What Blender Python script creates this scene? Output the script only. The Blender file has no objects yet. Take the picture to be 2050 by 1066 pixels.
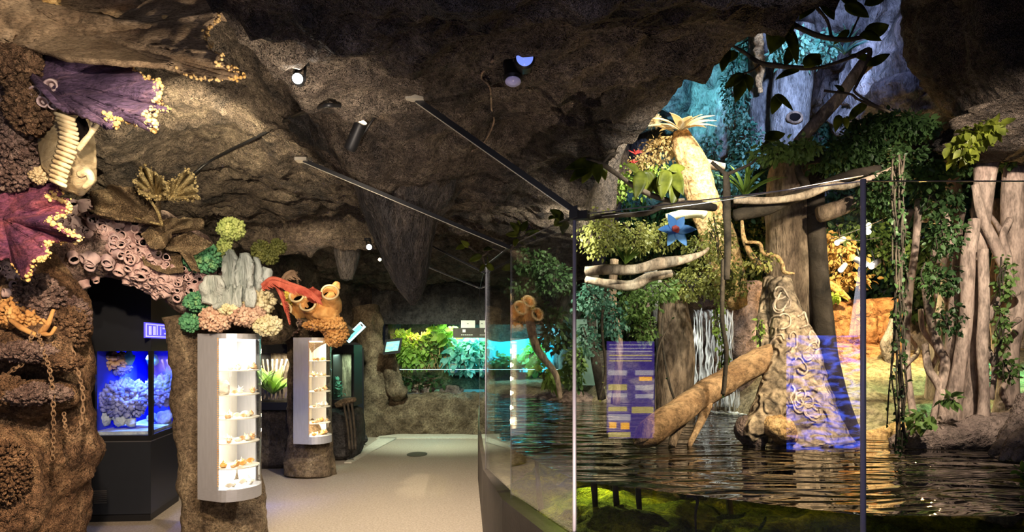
import bpy, bmesh, math, random
import numpy as np
from mathutils import Vector
from mathutils.bvhtree import BVHTree

random.seed(7); RNG = np.random.default_rng(11)
scene = bpy.context.scene
COL = scene.collection

# ------------------------------------------------------------------ camera, world, exposure
F = 1300.0; CX = 1025.0; HY = 695.0; EYE = 1.6          # focal length in pixels of a 2050 wide frame
def P(px, py, d):
    """a photograph pixel at distance d -> a point of the place"""
    return np.array([(px - CX) / F * d, d, EYE - (py - HY) / F * d])
cam_d = bpy.data.cameras.new('camera'); cam = bpy.data.objects.new('camera', cam_d); COL.objects.link(cam)
cam.location = (0, 0, EYE); cam.rotation_euler = (math.pi / 2, 0, 0)
cam_d.sensor_width = 36; cam_d.lens = 36 * F / 2050; cam_d.shift_y = (HY - 533) / 2050
cam_d.clip_start = 0.05; cam_d.clip_end = 100
scene.camera = cam
world = bpy.data.worlds.new('world'); scene.world = world; world.use_nodes = True
bg = world.node_tree.nodes['Background']; bg.inputs[0].default_value = (0.25, 0.3, 0.4, 1); bg.inputs[1].default_value = 0.015
scene.view_settings.view_transform = 'Standard'; scene.view_settings.look = 'None'
scene.view_settings.exposure = 0.55; scene.view_settings.gamma = 1
scene.view_settings.use_curve_mapping = False
cy = scene.cycles
cy.max_bounces = 7; cy.diffuse_bounces = 3; cy.glossy_bounces = 3; cy.transmission_bounces = 4; cy.transparent_max_bounces = 14
cy.sample_clamp_indirect = 4; cy.caustics_reflective = False; cy.caustics_refractive = False
cy.use_denoising = True

def light(kind, name, loc, energy, color, target=None, size=0.1, angle=60, blend=0.5, size_y=None, parent=None):
    l = bpy.data.lights.new(name, kind); l.energy = energy; l.color = color
    if kind == 'SPOT': l.spot_size = math.radians(angle); l.spot_blend = blend; l.shadow_soft_size = size
    elif kind == 'AREA':
        l.size = size
        if size_y: l.shape = 'RECTANGLE'; l.size_y = size_y
    else: l.shadow_soft_size = size
    o = bpy.data.objects.new(name, l); COL.objects.link(o)
    o.location = Vector(loc)
    if target is not None:
        o.rotation_euler = (Vector(target) - Vector(loc)).to_track_quat('-Z', 'Y').to_euler()
    if kind == 'AREA':
        o.visible_camera = True
    return o
WARM = (1, 0.78, 0.52); NEUT = (1, 0.93, 0.82); COOL = (0.45, 0.68, 1.0); TEAL = (0.2, 0.85, 1.0)
# visitor side (lamps of the ceiling and added fill lights)
light('SPOT', 'lamp_corals_high', (-0.9, 1.3, 2.75), 170, (1, 0.84, 0.64), P(190, 430, 4.6), 0.03, 75, 0.6)
light('SPOT', 'lamp_corals_low', (-1.6, 2.4, 2.9), 90, (1, 0.84, 0.64), P(430, 640, 5.0), 0.03, 62, 0.6)
light('SPOT', 'lamp_left_pillar', (-1.2, 1.8, 2.7), 300, (1, 0.70, 0.42), P(60, 820, 4.2), 0.04, 60, 0.7)
light('SPOT', 'second_pillar_fill', (-1.7, 5.4, 2.6), 120, (1, 0.74, 0.45), P(630, 630, 7.8), 0.03, 45, 0.6)  # added spot without a fixture, brightens the second pillar top
light('SPOT', 'lamp_path', (-0.88, 5.5, 2.55), 330, (1, 0.86, 0.68), (-0.95, 6.6, 0), 0.02, 100, 0.6)
light('SPOT', 'lamp_path_near', (-0.2, 1.9, 2.7), 230, (1, 0.84, 0.66), (-1.2, 4.6, 0), 0.03, 70, 0.6)
light('SPOT', 'lamp_path_far', (-1.4, 9.4, 2.7), 360, (0.85, 1.0, 0.78), (-1.2, 11.7, 0.3), 0.05, 90, 0.8)
light('SPOT', 'vault_fill', (-2.2, 4.5, 2.95), 210, (1, 0.82, 0.52), (-3.3, 7.4, 3.9), 0.02, 105, 0.8)  # this and the next three are added to wash the vault, no fixtures
light('SPOT', 'vault_fill_left', (-1.6, 3.3, 3.1), 90, (1, 0.82, 0.56), (-3.2, 5.6, 3.5), 0.02, 80, 0.8)
light('SPOT', 'vault_fill_near', (-0.8, 2.6, 2.2), 70, (1, 0.84, 0.66), (-1.9, 4.6, 3.3), 0.03, 110, 1.0)
light('SPOT', 'vault_fill_far', (-2.2, 7.2, 2.5), 26, (1, 0.8, 0.55), (-3.0, 9.6, 2.7), 0.03, 120, 1.0)
light('SPOT', 'overhang_fill', (0.12, 2.7, 0.12), 110, (1, 0.80, 0.62), (0.5, 4.4, 3.0), 0.02, 70, 1.0)  # unseen uplight added by the kerb to brighten the overhang
light('AREA', 'ceiling_fill', (-0.6, -1.2, 1.9), 20, (0.85, 0.85, 1.0), (-0.6, 4, 3.0), 1.6)  # unseen area fill added behind the visitor to lift the ceiling
# terrarium side; the spots close to the glass are added fills
light('SPOT', 'terrarium_blue', (2.6, 5.6, 4.3), 170, (0.40, 0.55, 1.0), (2.9, 9.6, 4.4), 0.05, 120, 0.8)
light('SPOT', 'terrarium_corner', (0.45, 4.9, 2.55), 80, (1, 0.93, 0.75), P(1085, 600, 6.6), 0.01, 100, 0.8)  # small spot added to lift the dark corner
light('SPOT', 'terrarium_blue_near', (2.6, 4.7, 4.6), 45, (0.4, 0.5, 1.0), P(1760, 130, 7.0), 0.1, 90, 0.8)
light('SPOT', 'terrarium_teal', (1.6, 7.2, 5.0), 150, (0.2, 0.85, 1.0), P(1380, 200, 9.2), 0.1, 80, 0.8)
light('SPOT', 'terrarium_sun', (3.0, 5.0, 5.2), 900, (1, 0.83, 0.58), P(1370, 300, 6.3), 0.04, 34, 0.5)
light('SPOT', 'terrarium_trunk', (2.3, 2.9, 3.0), 270, (1, 0.84, 0.62), P(1560, 700, 5.1), 0.04, 62, 0.6)
light('SPOT', 'terrarium_log', (2.6, 3.2, 3.1), 230, (1, 0.76, 0.48), P(1440, 780, 4.9), 0.03, 44, 0.6)
light('SPOT', 'terrarium_fig', (2.6, 2.9, 3.0), 290, (1, 0.84, 0.68), P(1940, 600, 5.0), 0.04, 80, 0.7)
light('SPOT', 'terrarium_amber', (3.4, 5.6, 3.0), 480, (1, 0.62, 0.26), P(1710, 640, 7.4), 0.06, 84, 0.7)
light('SPOT', 'terrarium_shore', (2.9, 5.6, 3.2), 260, (1, 0.9, 0.5), P(1760, 820, 6.0), 0.05, 70, 0.7)
light('SPOT', 'terrarium_amber_low', (4.2, 6.6, 1.5), 90, (1, 0.6, 0.2), P(1960, 640, 5.2), 0.01, 90, 0.8)
light('SPOT', 'terrarium_green', (4.9, 5.4, 2.4), 160, (0.25, 1, 0.45), P(1985, 790, 5.8), 0.05, 60, 0.7)
light('SPOT', 'terrarium_left', (1.5, 5.0, 3.8), 340, (1, 0.95, 0.8), P(1240, 620, 7.0), 0.05, 85, 0.8)
light('SPOT', 'terrarium_left_near', (1.1, 3.3, 2.85), 110, (1, 0.93, 0.78), P(1250, 530, 5.4), 0.04, 80, 0.8)
light('SPOT', 'underwater_fill', (2.3, 5.0, 0.84), 75, (0.85, 1, 0.15), (1.0, 4.4, 0.2), 0.003, 150, 1.0)  # this and the next two are unseen spots added to brighten the bed
light('SPOT', 'underwater_fill_right', (2.6, 3.9, 0.84), 16, (0.6, 0.9, 0.2), (2.6, 3.3, 0.2), 0.003, 150, 1.0)
light('SPOT', 'underwater_fill_side', (0.6, 5.2, 0.84), 30, (0.85, 1, 0.15), (0.6, 4.0, 0.2), 0.003, 150, 1.0)
light('AREA', 'far_tank_yellow', (-1.75, 12.7, 2.0), 26, (1, 0.82, 0.2), (-1.7, 12.8, 1), 0.35)
light('AREA', 'far_tank_green', (-0.95, 12.6, 2.05), 36, (0.5, 1, 0.5), (-1.0, 12.8, 1), 0.4)
light('AREA', 'far_tank_cyan', (0.0, 12.7, 2.05), 60, (0.15, 0.8, 1), (0.0, 13.2, 1), 0.8)

# ------------------------------------------------------------------ noise
def _h(ix, iy, iz):
    n = (ix * 374761393 + iy * 668265263 + iz * 2147483647 % 1274126177) & 0xFFFFFFFF
    n = (ix.astype(np.int64) * 374761393 + iy.astype(np.int64) * 668265263 + iz.astype(np.int64) * 1274126177) & 0xFFFFFFFF
    n = ((n ^ (n >> 13)) * 1274126177) & 0xFFFFFFFF
    n = n ^ (n >> 16)
    return (n & 0xFFFF) / 32767.5 - 1.0
def vnoise(p):
    p = np.asarray(p, float); i = np.floor(p).astype(np.int64); f = p - i; u = f * f * (3 - 2 * f)
    r = 0
    for dx in (0, 1):
        for dy in (0, 1):
            for dz in (0, 1):
                w = (u[:, 0] if dx else 1 - u[:, 0]) * (u[:, 1] if dy else 1 - u[:, 1]) * (u[:, 2] if dz else 1 - u[:, 2])
                r = r + w * _h(i[:, 0] + dx, i[:, 1] + dy, i[:, 2] + dz)
    return r
def fbm(p, octv=4, gain=0.5):
    p = np.asarray(p, float); r = 0; a = 1.0
    for k in range(octv):
        r = r + a * vnoise(p * 2 ** k + 17.3 * k); a *= gain
    return r
def ridged(p, octv=4, gain=0.5):
    p = np.asarray(p, float); r = 0; a = 1.0
    for k in range(octv):
        r = r + a * (1 - 2 * np.abs(vnoise(p * 2 ** k + 9.1 * k))); a *= gain
    return r

# ------------------------------------------------------------------ materials
MATS = {}
def nodes_of(name):
    m = bpy.data.materials.new(name); m.use_nodes = True; nt = m.node_tree
    b = nt.nodes['Principled BSDF']; return m, nt, b
def lin(c): return tuple(c) + (1,)
def rock(name, c1, c2, c3=None, scale=3.0, rough=0.9, bump=0.6, fine=18.0, stretch=(1, 1, 1), spec=0.25, dist=0.04, kind='noise', metallic=0, grit=0.0):
    m, nt, b = nodes_of(name); N = nt.nodes.new; L = nt.links.new
    tc = N('ShaderNodeTexCoord'); mp = N('ShaderNodeMapping'); mp.inputs['Scale'].default_value = stretch
    L(tc.outputs['Object'], mp.inputs[0])
    n1 = N('ShaderNodeTexNoise'); n1.inputs['Scale'].default_value = scale; n1.inputs['Detail'].default_value = 7; n1.inputs['Roughness'].default_value = 0.62
    n1.inputs['Distortion'].default_value = 0.6
    L(mp.outputs[0], n1.inputs['Vector'])
    cr = N('ShaderNodeValToRGB'); cr.color_ramp.elements[0].position = 0.34; cr.color_ramp.elements[1].position = 0.68
    cr.color_ramp.elements[0].color = lin(c1); cr.color_ramp.elements[1].color = lin(c2)
    if c3:
        e = cr.color_ramp.elements.new(0.52); e.color = lin(c3)
    L(n1.outputs[0], cr.inputs[0]); L(cr.outputs[0], b.inputs['Base Color'])
    n2 = N('ShaderNodeTexNoise'); n2.inputs['Scale'].default_value = fine; n2.inputs['Detail'].default_value = 5; n2.inputs['Roughness'].default_value = 0.7
    L(mp.outputs[0], n2.inputs['Vector'])
    add = N('ShaderNodeMath'); add.operation = 'ADD'; L(n2.outputs[0], add.inputs[0])
    if kind == 'cell':
        v = N('ShaderNodeTexVoronoi'); v.inputs['Scale'].default_value = fine * 0.8; L(mp.outputs[0], v.inputs['Vector'])
        L(v.outputs['Distance'], add.inputs[1])
    elif kind == 'crack':
        v = N('ShaderNodeTexVoronoi'); v.feature = 'DISTANCE_TO_EDGE'; v.inputs['Scale'].default_value = scale * 0.8; L(mp.outputs[0], v.inputs['Vector'])
        r2 = N('ShaderNodeMapRange'); r2.inputs[2].default_value = 0.06; L(v.outputs['Distance'], r2.inputs[0]); r2.inputs[4].default_value = 0.8
        L(r2.outputs[0], add.inputs[1])
    elif kind == 'net':
        v = N('ShaderNodeTexVoronoi'); v.feature = 'DISTANCE_TO_EDGE'; v.inputs['Scale'].default_value = fine; L(mp.outputs[0], v.inputs['Vector'])
        r2 = N('ShaderNodeMapRange'); r2.inputs[2].default_value = 0.12; L(v.outputs['Distance'], r2.inputs[0]); r2.inputs[3].default_value = 0.8; r2.inputs[4].default_value = 0
        L(r2.outputs[0], add.inputs[1])
    elif kind == 'curl':
        v = N('ShaderNodeTexNoise'); v.inputs['Scale'].default_value = 7; v.inputs['Detail'].default_value = 1; L(mp.outputs[0], v.inputs['Vector'])
        s = N('ShaderNodeMath'); s.operation = 'MULTIPLY'; s.inputs[1].default_value = 30; L(v.outputs[0], s.inputs[0])
        s2 = N('ShaderNodeMath'); s2.operation = 'SINE'; L(s.outputs[0], s2.inputs[0]); L(s2.outputs[0], add.inputs[1])
    else:
        L(n1.outputs[0], add.inputs[1])
    bp = N('ShaderNodeBump'); bp.inputs['Strength'].default_value = bump; bp.inputs['Distance'].default_value = dist
    L(add.outputs[0], bp.inputs['Height'])
    if grit:
        n3 = N('ShaderNodeTexNoise'); n3.inputs['Scale'].default_value = fine * 1.5; n3.inputs['Detail'].default_value = 3; n3.inputs['Roughness'].default_value = 0.8
        L(mp.outputs[0], n3.inputs['Vector']); b3 = N('ShaderNodeBump'); b3.inputs['Strength'].default_value = 1.0; b3.inputs['Distance'].default_value = dist * grit
        L(n3.outputs[0], b3.inputs['Height']); L(bp.outputs[0], b3.inputs['Normal']); L(b3.outputs[0], b.inputs['Normal'])
        mg = N('ShaderNodeMix'); mg.data_type = 'RGBA'; mg.blend_type = 'MULTIPLY'; mg.inputs[0].default_value = 1
        g2 = N('ShaderNodeMapRange'); g2.inputs[1].default_value = 0.35; g2.inputs[2].default_value = 0.6; g2.inputs[3].default_value = 0.45; g2.inputs[4].default_value = 1.25
        L(n3.outputs[0], g2.inputs[0]); L(cr.outputs[0], mg.inputs[6]); L(g2.outputs[0], mg.inputs[7]); L(mg.outputs[2], b.inputs['Base Color'])
    else: L(bp.outputs[0], b.inputs['Normal'])
    b.inputs['Roughness'].default_value = rough; b.inputs['Specular IOR Level'].default_value = spec; b.inputs['Metallic'].default_value = metallic
    MATS[name] = m; return m
def plain(name, c, rough=0.5, metal=0.0, spec=0.4, emit=None, es=1.0):
    m, nt, b = nodes_of(name); N = nt.nodes.new; L = nt.links.new
    n1 = N('ShaderNodeTexNoise'); n1.inputs['Scale'].default_value = 9; n1.inputs['Detail'].default_value = 3
    mx = N('ShaderNodeMix'); mx.data_type = 'RGBA'; L(n1.outputs[0], mx.inputs[0])
    mx.inputs[6].default_value = lin([x * 0.85 for x in c]); mx.inputs[7].default_value = lin([min(1, x * 1.12) for x in c])
    L(mx.outputs[2], b.inputs['Base Color'])
    b.inputs['Roughness'].default_value = rough; b.inputs['Metallic'].default_value = metal; b.inputs['Specular IOR Level'].default_value = spec
    if emit: b.inputs['Emission Color'].default_value = lin(emit); b.inputs['Emission Strength'].default_value = es
    MATS[name] = m; return m
def leafmat(name, c1, c2, scale=4, trans=0.45):
    m, nt, b = nodes_of(name); N = nt.nodes.new; L = nt.links.new
    tc = N('ShaderNodeTexCoord')
    n1 = N('ShaderNodeTexNoise'); n1.inputs['Scale'].default_value = scale; n1.inputs['Detail'].default_value = 4; L(tc.outputs['Object'], n1.inputs['Vector'])
    cr = N('ShaderNodeValToRGB'); cr.color_ramp.elements[0].position = 0.35; cr.color_ramp.elements[1].position = 0.68
    cr.color_ramp.elements[0].color = lin(c1); cr.color_ramp.elements[1].color = lin(c2)
    L(n1.outputs[0], cr.inputs[0]); L(cr.outputs[0], b.inputs['Base Color'])
    b.inputs['Roughness'].default_value = 0.45; b.inputs['Specular IOR Level'].default_value = 0.35
    t = N('ShaderNodeBsdfTranslucent'); L(cr.outputs[0], t.inputs[0]); mx = N('ShaderNodeMixShader'); mx.inputs[0].default_value = trans
    out = nt.nodes['Material Output']; L(b.outputs[0], mx.inputs[1]); L(t.outputs[0], mx.inputs[2]); L(mx.outputs[0], out.inputs[0])
    MATS[name] = m; return m
def glassmat(name, tint=(0.93, 0.97, 0.95), ior=1.5, bump=None, rough=0.0, boost=1.0):
    m, nt, b = nodes_of(name); N = nt.nodes.new; L = nt.links.new; nt.nodes.remove(b)
    tr = N('ShaderNodeBsdfTransparent'); tr.inputs[0].default_value = lin(tint)
    gl = N('ShaderNodeBsdfGlossy'); gl.inputs['Roughness'].default_value = rough; gl.inputs[0].default_value = (1, 1, 1, 1)
    fr = N('ShaderNodeFresnel'); ge = N('ShaderNodeNewGeometry'); mr = N('ShaderNodeMapRange')
    mr.inputs[3].default_value = ior; mr.inputs[4].default_value = 1 / ior; L(ge.outputs['Backfacing'], mr.inputs[0]); L(mr.outputs[0], fr.inputs[0])
    k = N('ShaderNodeMath'); k.operation = 'MULTIPLY'; k.inputs[1].default_value = boost; k.use_clamp = True; L(fr.outputs[0], k.inputs[0])
    mx = N('ShaderNodeMixShader'); L(k.outputs[0], mx.inputs[0]); L(tr.outputs[0], mx.inputs[1]); L(gl.outputs[0], mx.inputs[2])
    if bump:
        tc = N('ShaderNodeTexCoord'); mp = N('ShaderNodeMapping'); mp.inputs['Scale'].default_value = bump[1]; L(tc.outputs['Object'], mp.inputs[0])
        n = N('ShaderNodeTexNoise'); n.inputs['Scale'].default_value = bump[0]; n.inputs['Detail'].default_value = 2.5; n.inputs['Distortion'].default_value = 0.8
        L(mp.outputs[0], n.inputs['Vector']); bp = N('ShaderNodeBump'); bp.inputs['Strength'].default_value = 1; bp.inputs['Distance'].default_value = bump[2]
        L(n.outputs[0], bp.inputs['Height']); L(bp.outputs[0], gl.inputs['Normal']); L(bp.outputs[0], fr.inputs['Normal'])
    L(mx.outputs[0], nt.nodes['Material Output'].inputs[0]); MATS[name] = m; return m
def emis(name, c, s, var=None):
    m, nt, b = nodes_of(name); N = nt.nodes.new; L = nt.links.new
    b.inputs['Base Color'].default_value = lin([x * 0.5 for x in c]); b.inputs['Emission Color'].default_value = lin(c); b.inputs['Emission Strength'].default_value = s
    if var:
        tc = N('ShaderNodeTexCoord'); n = N('ShaderNodeTexNoise'); n.inputs['Scale'].default_value = var[0]; n.inputs['Detail'].default_value = 5; n.inputs['Distortion'].default_value = 0.8
        mp = N('ShaderNodeMapping'); mp.inputs['Scale'].default_value = (1, 1, 3.5); L(tc.outputs['Object'], mp.inputs[0]); L(mp.outputs[0], n.inputs['Vector']); cr = N('ShaderNodeValToRGB'); cr.color_ramp.elements[0].position = 0.46; cr.color_ramp.elements[1].position = 0.66
        cr.color_ramp.elements[0].color = lin(var[1]); cr.color_ramp.elements[1].color = lin(c); L(n.outputs[0], cr.inputs[0]); L(cr.outputs[0], b.inputs['Emission Color'])
    MATS[name] = m; return m

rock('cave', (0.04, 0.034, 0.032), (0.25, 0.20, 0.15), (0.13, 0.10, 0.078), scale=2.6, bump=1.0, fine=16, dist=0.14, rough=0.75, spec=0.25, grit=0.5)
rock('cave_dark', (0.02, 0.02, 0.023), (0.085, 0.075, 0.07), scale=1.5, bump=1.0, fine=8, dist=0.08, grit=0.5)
rock('stalactite', (0.022, 0.02, 0.022), (0.15, 0.12, 0.10), (0.06, 0.052, 0.05), scale=5, bump=1.0, fine=18, stretch=(1, 1, 0.2), dist=0.10, rough=0.6, spec=0.4, grit=0.4)
rock('pillar', (0.13, 0.09, 0.055), (0.42, 0.32, 0.20), (0.25, 0.18, 0.115), scale=4, bump=1.0, fine=22, dist=0.10, grit=0.35)
rock('reef', (0.14, 0.075, 0.045), (0.50, 0.33, 0.19), (0.30, 0.175, 0.10), scale=4.5, bump=1.0, fine=20, kind='cell', dist=0.10, grit=0.4)
rock('reef_pink', (0.17, 0.10, 0.09), (0.55, 0.42, 0.36), (0.34, 0.23, 0.20), scale=5, bump=1.0, fine=22, kind='cell', dist=0.10, grit=0.4)
rock('floor', (0.26, 0.215, 0.165), (0.44, 0.37, 0.29), (0.35, 0.29, 0.225), scale=60, bump=0.35, fine=140, dist=0.01, rough=0.85, grit=0.0)
rock('floor_edge', (0.42, 0.38, 0.30), (0.6, 0.55, 0.45), scale=30, bump=0.3, fine=120, dist=0.01)
rock('kerb', (0.035, 0.026, 0.020), (0.07, 0.054, 0.042), scale=3, bump=0.3, fine=30, dist=0.01, rough=0.6)
rock('bark_grey', (0.09, 0.09, 0.09), (0.34, 0.33, 0.31), (0.20, 0.195, 0.185), scale=5, bump=1.0, fine=16, stretch=(1, 1, .35), dist=0.04, grit=.3)
rock('bluerock', (0.11, 0.10, 0.115), (0.55, 0.50, 0.50), (0.28, 0.26, 0.26), scale=2.0, bump=1.0, fine=7, stretch=(1, 1, 0.45), dist=0.08, rough=0.65, grit=0.25)
rock('orangerock', (0.30, 0.15, 0.07), (0.62, 0.38, 0.20), (0.46, 0.26, 0.13), scale=2.3, bump=1.0, fine=9, kind='crack', dist=0.05, grit=0.3)
rock('ground', (0.20, 0.15, 0.10), (0.50, 0.42, 0.28), (0.34, 0.28, 0.17), scale=2.0, bump=0.8, fine=12, dist=0.05, grit=0.4)
rock('algae', (0.05, 0.08, 0.012), (0.55, 0.50, 0.05), (0.18, 0.20, 0.02), scale=3.5, bump=1.0, fine=18, dist=0.06, grit=0.5)
rock('bank', (0.13, 0.09, 0.08), (0.42, 0.31, 0.27), (0.26, 0.19, 0.16), scale=2.5, bump=1.0, fine=10, dist=0.06, grit=0.4)
rock('bark', (0.12, 0.08, 0.055), (0.42, 0.31, 0.21), (0.26, 0.185, 0.125), scale=4, bump=0.9, fine=14, stretch=(1, 1, 0.3), dist=0.03, grit=0.4)
rock('bark_curl', (0.14, 0.11, 0.08), (0.55, 0.42, 0.27), (0.32, 0.24, 0.16), scale=5, bump=0.9, fine=14, kind='curl', dist=0.012, grit=0.3)
rock('bark_dark', (0.022, 0.018, 0.014), (0.09, 0.07, 0.05), scale=5, bump=0.8, fine=18, dist=0.02)
rock('bark_pale', (0.34, 0.25, 0.18), (0.72, 0.60, 0.46), (0.54, 0.42, 0.31), scale=4, bump=0.6, fine=12, stretch=(1, 1, 0.35), dist=0.02, grit=0.3)
rock('bark_orange', (0.36, 0.20, 0.08), (0.80, 0.55, 0.28), (0.6, 0.38, 0.17), scale=5, bump=1, fine=26, kind='cell', dist=0.02, grit=0.3)
rock('bark_log', (0.24, 0.14, 0.07), (0.62, 0.43, 0.24), (0.44, 0.28, 0.15), scale=5, bump=1, fine=20, stretch=(.5, 1, .6), dist=0.02, grit=.4)
rock('fig', (0.20, 0.14, 0.115), (0.58, 0.44, 0.36), (0.38, 0.28, 0.23), scale=4, bump=0.5, fine=14, stretch=(1, 1, 0.3), dist=0.02, grit=0.3)
rock('tan_sponge', (0.22, 0.14, 0.08), (0.50, 0.36, 0.23), (0.36, 0.25, 0.15), scale=5, bump=0.6, fine=50, stretch=(0.5, 1, 2), dist=0.012, grit=0.4)
rock('violet_sponge', (0.06, 0.035, 0.08), (0.30, 0.17, 0.22), (0.14, 0.085, 0.15), scale=6, bump=0.8, fine=30, stretch=(0.4, 1, 2), dist=0.02, grit=0.4)
rock('red_sponge', (0.09, 0.03, 0.09), (0.40, 0.11, 0.13), (0.20, 0.06, 0.11), scale=5, bump=0.8, fine=30, stretch=(0.6, 1, 1.6), dist=0.02, grit=0.3)
rock('gold_rim', (0.6, 0.34, 0.10), (0.95, 0.68, 0.32), scale=8, bump=0.8, fine=40, dist=0.01)
rock('fan_brown', (0.15, 0.10, 0.055), (0.42, 0.32, 0.18), (0.27, 0.19, 0.105), scale=6, bump=1, fine=60, kind='net', dist=0.01, grit=0.5)
rock('fan_gold', (0.34, 0.24, 0.09), (0.75, 0.60, 0.30), scale=6, bump=1, fine=70, kind='net', dist=0.01, grit=0.5)
rock('shell_cream', (0.36, 0.26, 0.14), (0.70, 0.58, 0.38), (0.54, 0.43, 0.26), scale=3, bump=0.5, fine=12, stretch=(1, 1, 3), dist=0.02, rough=0.5)
rock('barnacle', (0.30, 0.20, 0.22), (0.72, 0.56, 0.52), scale=9, bump=0.6, fine=40, dist=0.006)
rock('barnacle_pink', (0.34, 0.20, 0.20), (0.74, 0.56, 0.50), scale=9, bump=0.6, fine=40, dist=0.006)
rock('green_coral', (0.05, 0.18, 0.09), (0.34, 0.52, 0.20), (0.12, 0.34, 0.16), scale=9, bump=0.8, fine=40, dist=0.01)
rock('lime_coral', (0.26, 0.34, 0.08), (0.72, 0.76, 0.26), scale=9, bump=0.8, fine=40, dist=0.01)
rock('pink_coral', (0.42, 0.24, 0.16), (0.80, 0.58, 0.42), scale=9, bump=0.8, fine=40, dist=0.01)
rock('cream_coral', (0.58, 0.48, 0.24), (0.88, 0.80, 0.54), scale=9, bump=0.8, fine=40, dist=0.01)
rock('white_sponge', (0.26, 0.30, 0.27), (0.74, 0.78, 0.72), (0.54, 0.58, 0.53), scale=8, bump=1, fine=22, stretch=(1.6, 1.6, 0.4), dist=0.03, rough=0.5)
rock('red_coral', (0.38, 0.05, 0.03), (0.78, 0.20, 0.12), scale=9, bump=0.8, fine=40, dist=0.008)
rock('orange_sponge', (0.36, 0.17, 0.06), (0.78, 0.48, 0.20), (0.58, 0.31, 0.11), scale=7, bump=0.8, fine=40, dist=0.01)
rock('mustard_coral', (0.30, 0.21, 0.03), (0.62, 0.48, 0.10), scale=9, bump=0.8, fine=40, dist=0.01)
rock('chain_rust', (0.12, 0.07, 0.04), (0.34, 0.22, 0.13), scale=20, bump=0.4, fine=60, dist=0.003, rough=0.7)
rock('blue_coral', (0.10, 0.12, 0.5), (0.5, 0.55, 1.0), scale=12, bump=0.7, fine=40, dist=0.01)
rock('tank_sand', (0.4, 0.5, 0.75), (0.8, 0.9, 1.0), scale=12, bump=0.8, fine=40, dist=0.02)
rock('shellmix', (0.50, 0.25, 0.10), (0.92, 0.80, 0.62), (0.80, 0.55, 0.32), scale=14, bump=0.4, fine=50, dist=0.004, rough=0.4)
rock('shellwhite', (0.75, 0.66, 0.52), (0.95, 0.92, 0.86), scale=14, bump=0.4, fine=50, dist=0.004, rough=0.4)
rock('shellorange', (0.70, 0.28, 0.05), (0.95, 0.62, 0.25), scale=14, bump=0.4, fine=50, dist=0.004, rough=0.4)
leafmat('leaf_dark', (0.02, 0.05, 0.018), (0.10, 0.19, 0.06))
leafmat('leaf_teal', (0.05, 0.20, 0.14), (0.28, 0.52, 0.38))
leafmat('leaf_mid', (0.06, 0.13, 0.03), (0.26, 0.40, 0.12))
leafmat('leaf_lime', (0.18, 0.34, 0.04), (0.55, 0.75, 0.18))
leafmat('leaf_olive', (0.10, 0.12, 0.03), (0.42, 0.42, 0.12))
leafmat('leaf_big', (0.05, 0.07, 0.012), (0.26, 0.30, 0.04), scale=9, trans=0.7)
leafmat('leaf_dry', (0.30, 0.20, 0.08), (0.75, 0.58, 0.28))
leafmat('petal_cream', (0.85, 0.70, 0.45), (0.98, 0.90, 0.70))
leafmat('petal_red', (0.7, 0.05, 0.06), (0.9, 0.25, 0.2))
leafmat('petal_blue', (0.06, 0.28, 0.85), (0.30, 0.62, 0.98))
leafmat('leaf_cyan', (0.10, 0.40, 0.35), (0.45, 0.85, 0.75))
glassmat('glass', (0.955, 0.975, 0.965), boost=1.25)
glassmat('case_glass', (0.96, 0.97, 0.97), boost=0.7)
glassmat('water', (0.20, 0.19, 0.07), ior=1.34, bump=(1.7, (0.8, 2.4, 1), 0.10), boost=1.6)
glassmat('tank_water', (0.35, 0.6, 0.55), ior=1.34, bump=(6, (1, 1, 1), 0.01))
plain('black_metal', (0.012, 0.012, 0.014), 0.45, 0.2)
plain('cabinet', (0.016, 0.018, 0.024), 0.4, 0.0)
plain('steel', (0.50, 0.48, 0.52), 0.32, 0.9)
plain('aluminium', (0.52, 0.52, 0.56), 0.42, 0.5)
plain('joint_grey', (0.42, 0.39, 0.47), 0.4, 0.1)
plain('rod', (0.02, 0.02, 0.022), 0.35, 0.4)
plain('rod_side', (0.6, 0.55, 0.45), 0.4, 0.5)
plain('white_card', (0.82, 0.78, 0.68), 0.7)
plain('case_back', (0.80, 0.76, 0.68), 0.7)
plain('lens_blue', (0.10, 0.14, 0.45), 0.1, 0.0, emit=(0.2, 0.3, 1), es=0.7)
plain('lens_glass', (0.5, 0.5, 0.9), 0.1, 0.0)
plain('reflection_green', (0.22, 0.36, 0.29), 0.7)
plain('teal_wall', (0.10, 0.62, 0.78), 0.7)
plain('cyan_wall', (0.08, 0.62, 0.80), 0.7)
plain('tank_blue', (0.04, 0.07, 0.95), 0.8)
plain('hole_shade', (0.006, 0.005, 0.005), 1.0, spec=0.0)  # near-black colour standing in for shade inside openings
emis('lamp_white', (1, 0.93, 0.80), 60)
emis('lamp_warm', (1, 0.75, 0.45), 22)
emis('case_light', (1, 0.93, 0.80), 5.0)
emis('case_light_warm', (1, 0.75, 0.45), 3.0)
emis('sign_blue', (0.10, 0.08, 1.0), 0.9)
emis('sign_lilac', (0.45, 0.42, 1.0), 1.0)
emis('screen_teal', (0.15, 0.75, 0.72), 1.0)
emis('screen_edge', (0.55, 0.95, 1.0), 1.6)
emis('screen_small', (0.10, 0.50, 0.85), 0.7, (8, (0.5, 0.8, 0.1)))
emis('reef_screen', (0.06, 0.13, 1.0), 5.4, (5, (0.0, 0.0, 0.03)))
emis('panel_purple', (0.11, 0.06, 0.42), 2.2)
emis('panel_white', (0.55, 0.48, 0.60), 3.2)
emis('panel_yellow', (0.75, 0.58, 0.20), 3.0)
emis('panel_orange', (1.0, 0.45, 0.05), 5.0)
emis('fall_lamp', (1, 0.96, 0.9), 2.2)

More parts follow.
